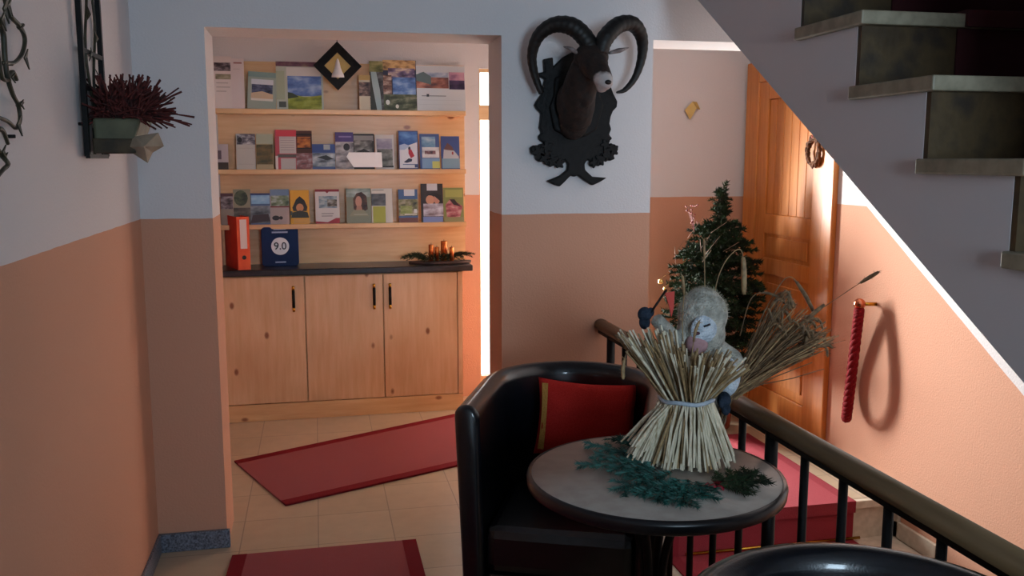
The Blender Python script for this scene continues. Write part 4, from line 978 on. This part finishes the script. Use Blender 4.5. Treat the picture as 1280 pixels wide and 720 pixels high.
for pts in ([(240,195,Y1-.25), (215,178,Y1-.24), (185,168,Y1-.23)], [(352,190,Y1-.26), (385,182,Y1-.25), (420,172,Y1-.24)]):
    MB().tube(catmull([hz3(*p) for p in pts], 4), lerps([.012,.021,.003], 4), 10, flat_=.45).build('ear', noisy('ear_fur', '6A5E5C', '9C9290', 50, .8), rt)
HL = [(292,188,.25), (262,135,.235), (215,95,.22), (150,90,.19), (95,130,.16), (72,200,.13), (82,270,.11), (106,335,.10)]
HR = [(318,190,.26), (334,140,.26), (380,92,.24), (432,86,.22), (465,130,.19), (468,200,.17), (445,275,.16), (408,322,.16), (376,333,.165)]
for pts, rad in ((HL, [.034,.040,.040,.034,.028,.022,.018,.013]), (HR, [.034,.038,.037,.032,.025,.0185,.0135,.0105,.004])):
    cc = catmull([hz3(x, y, Y1-d) for x, y, d in pts], 10); rr = lerps(rad, 10)
    rr = [r*(1+.035*math.sin(i*1.9)) for i, r in enumerate(rr)]
    MB().tube(cc, rr, 18, flat_=.85).build('horn', 'horn', rt)

# ------------------------------------------------------------------ heather planter on the left wall
la = thing('wall_lattice', (XL, 2.83, 1.51), 'narrow dark metal wall lattice with leaf scrolls beside the heather', 'wall lattice')
l0, l1, zb = 2.722, 2.957, 1.512
ztp = 2.45
for y in (l0, l1): MB().box(XL+.012, XL+.026, y-.008, y+.008, zb, ztp).build('upright', 'black_steel', la)
for z in (zb, 1.70, 1.80, 2.05, 2.3, ztp): MB().box(XL+.013, XL+.025, l0, l1, z-.006, z+.006).build('rung', 'black_steel', la)
for k, y in enumerate((l0+.075, l0+.15)):
    pts = catmull([(XL+.02, y+.028*math.sin(i*1.1+k*1.5), zb + (ztp-zb)*i/14) for i in range(15)], 4)
    MB().tube(pts, .004, 6).build('scroll', 'vine_metal', la)
lf = MB()
for i in range(16):
    z = zb+.04+i*.056; y = l0+.075+.08*(i % 2)+U(-.01,.01); a = U(-.8,.8)
    v4 = [Vector((XL+.022, y, z)), Vector((XL+.03, y+.014*math.cos(a), z+.018)), Vector((XL+.024, y+.03*math.sin(a), z+.04)), Vector((XL+.03, y-.014*math.cos(a), z+.018))]
    lf.add(v4, [(0,1,2,3)])
ob = lf.build('leaves', 'vine_metal', la); sm = ob.modifiers.new('s', 'SOLIDIFY'); sm.thickness = .002
for z in (1.6, 2.2): MB().tube([(XL, l0, z), (XL+.015, l0, z)], .005, 6).build('peg', 'black_steel', la)

hp = thing('heather_planter', (XL+.1, 2.84, 1.52), 'dark red heather in a small green wall planter', 'potted plant')
px0, px1 = XL+.03, XL+.16
MB().add([(px0,2.76,1.524),(px1-.035,2.76,1.524),(px1-.035,2.92,1.524),(px0,2.92,1.524),(px0,2.745,1.618),(px1,2.745,1.618),(px1,2.935,1.618),(px0,2.935,1.618)],
  [(0,3,2,1),(0,1,5,4),(1,2,6,5),(2,3,7,6),(3,0,4,7),(4,5,6,7)]).build('pot', 'pot_green', hp, bevel=.008)
MB().box(px0-.004, px1-.022, 2.752, 2.928, 1.52, 1.562).build('holder', noisy('holder_brown', '2E2618', '463A26', 20, .7), hp, bevel=.004)
hf = MB()
for i in range(640):
    a = U(0, 2*math.pi); el = U(-.1, 1.5); 
    p0 = Vector((U(px0+.02, px1-.01), U(2.76, 2.92), 1.61)); d_ = Vector((math.cos(a)*math.cos(el)*1.0+.12, math.sin(a)*math.cos(el)*.8, math.sin(el)*.95))
    L = U(.06, .15); p2 = p0 + d_*L; p2.x = max(p2.x, XL+.01); p1 = p0.lerp(p2, .5)+Vector((0,0,.012))
    pts = catmull([p0, p1, p2+Vector((0,0,U(-.01,.012)))], 3)
    hf.tube(pts, [U(.0018,.0036)*(1 if k else .5) for k in range(len(pts))], 5)
hf.build('heather_sprigs', 'heather_red', hp, kind='stuff')
pc = MB(); yy = 2.80
cp = [at(154,183,yy-.03), at(170,171,yy-.05), at(197,166,yy-.02), at(204,182,yy), at(190,190,yy), at(184,203,yy-.02)]
ctr_ = at(180,183,yy-.075)
pc.add(cp+[ctr_], [(i, (i+1) % 6, 6) for i in range(6)])
ob = tag(pc.build('paper_bow', 'paper_tan'), 'tan paper bow folded over the front of the heather planter', 'bow'); sm = ob.modifiers.new('s', 'SOLIDIFY'); sm.thickness = .003

# ------------------------------------------------------------------ metal vine at the far left
vn = thing('wire_vine', (XL, 2.15, 1.5), 'dark wrought metal vine with leaves on left wall at picture edge', 'wall decoration')
def vx(u, v, off=.02): return atx(u, v, XL+off)
stems = [[(2,-30),(6,-5),(12,18),(24,32),(31,48),(28,66),(18,78),(4,78)], [(-4,20),(4,42),(6,70),(9,95),(16,118),(23,132),(25,150),(20,160),(10,152),(-4,146)], [(-3,160),(4,164),(10,180)], [(-5,185),(3,195),(10,205),(4,212),(-4,222)], [(9,98),(16,90),(21,100)], [(24,34),(29,31)], [(23,132),(28,128)], [(-4,60),(2,96),(12,100)]]
for s in stems:
    pts = catmull([vx(u, v) for u, v in s], 6); MB().tube(pts, lerps([.006,.004], len(pts)-1), 6).build('stem', 'vine_metal', vn)
for (u, v, r) in ((31,73,.017), (22,156,.017), (25,130,.008), (25,36,.008), (14,97,.008), (5,12,.02), (8,5,.02), (2,25,.016), (5,198,.01), (3,190,.012), (10,8,.014)):
    c0 = vx(u, v, .024); a = U(-.6,.6)
    lf = MB().add([c0+Vector((0,-r*.6,0)), c0+Vector((.006,0,r*1.2)), c0+Vector((0,r*.6,.2*r)), c0+Vector((.006,0,-r*1.4))], [(0,1,2,3)])
    ob = lf.build('leaf', 'vine_metal', vn); sm = ob.modifiers.new('s', 'SOLIDIFY'); sm.thickness = .003
for z, y in ((1.7, 2.12), (1.55, 2.1)): MB().tube([(XL, y, z), (XL+.02, y, z)], .004, 5).build('peg', 'black_steel', vn)
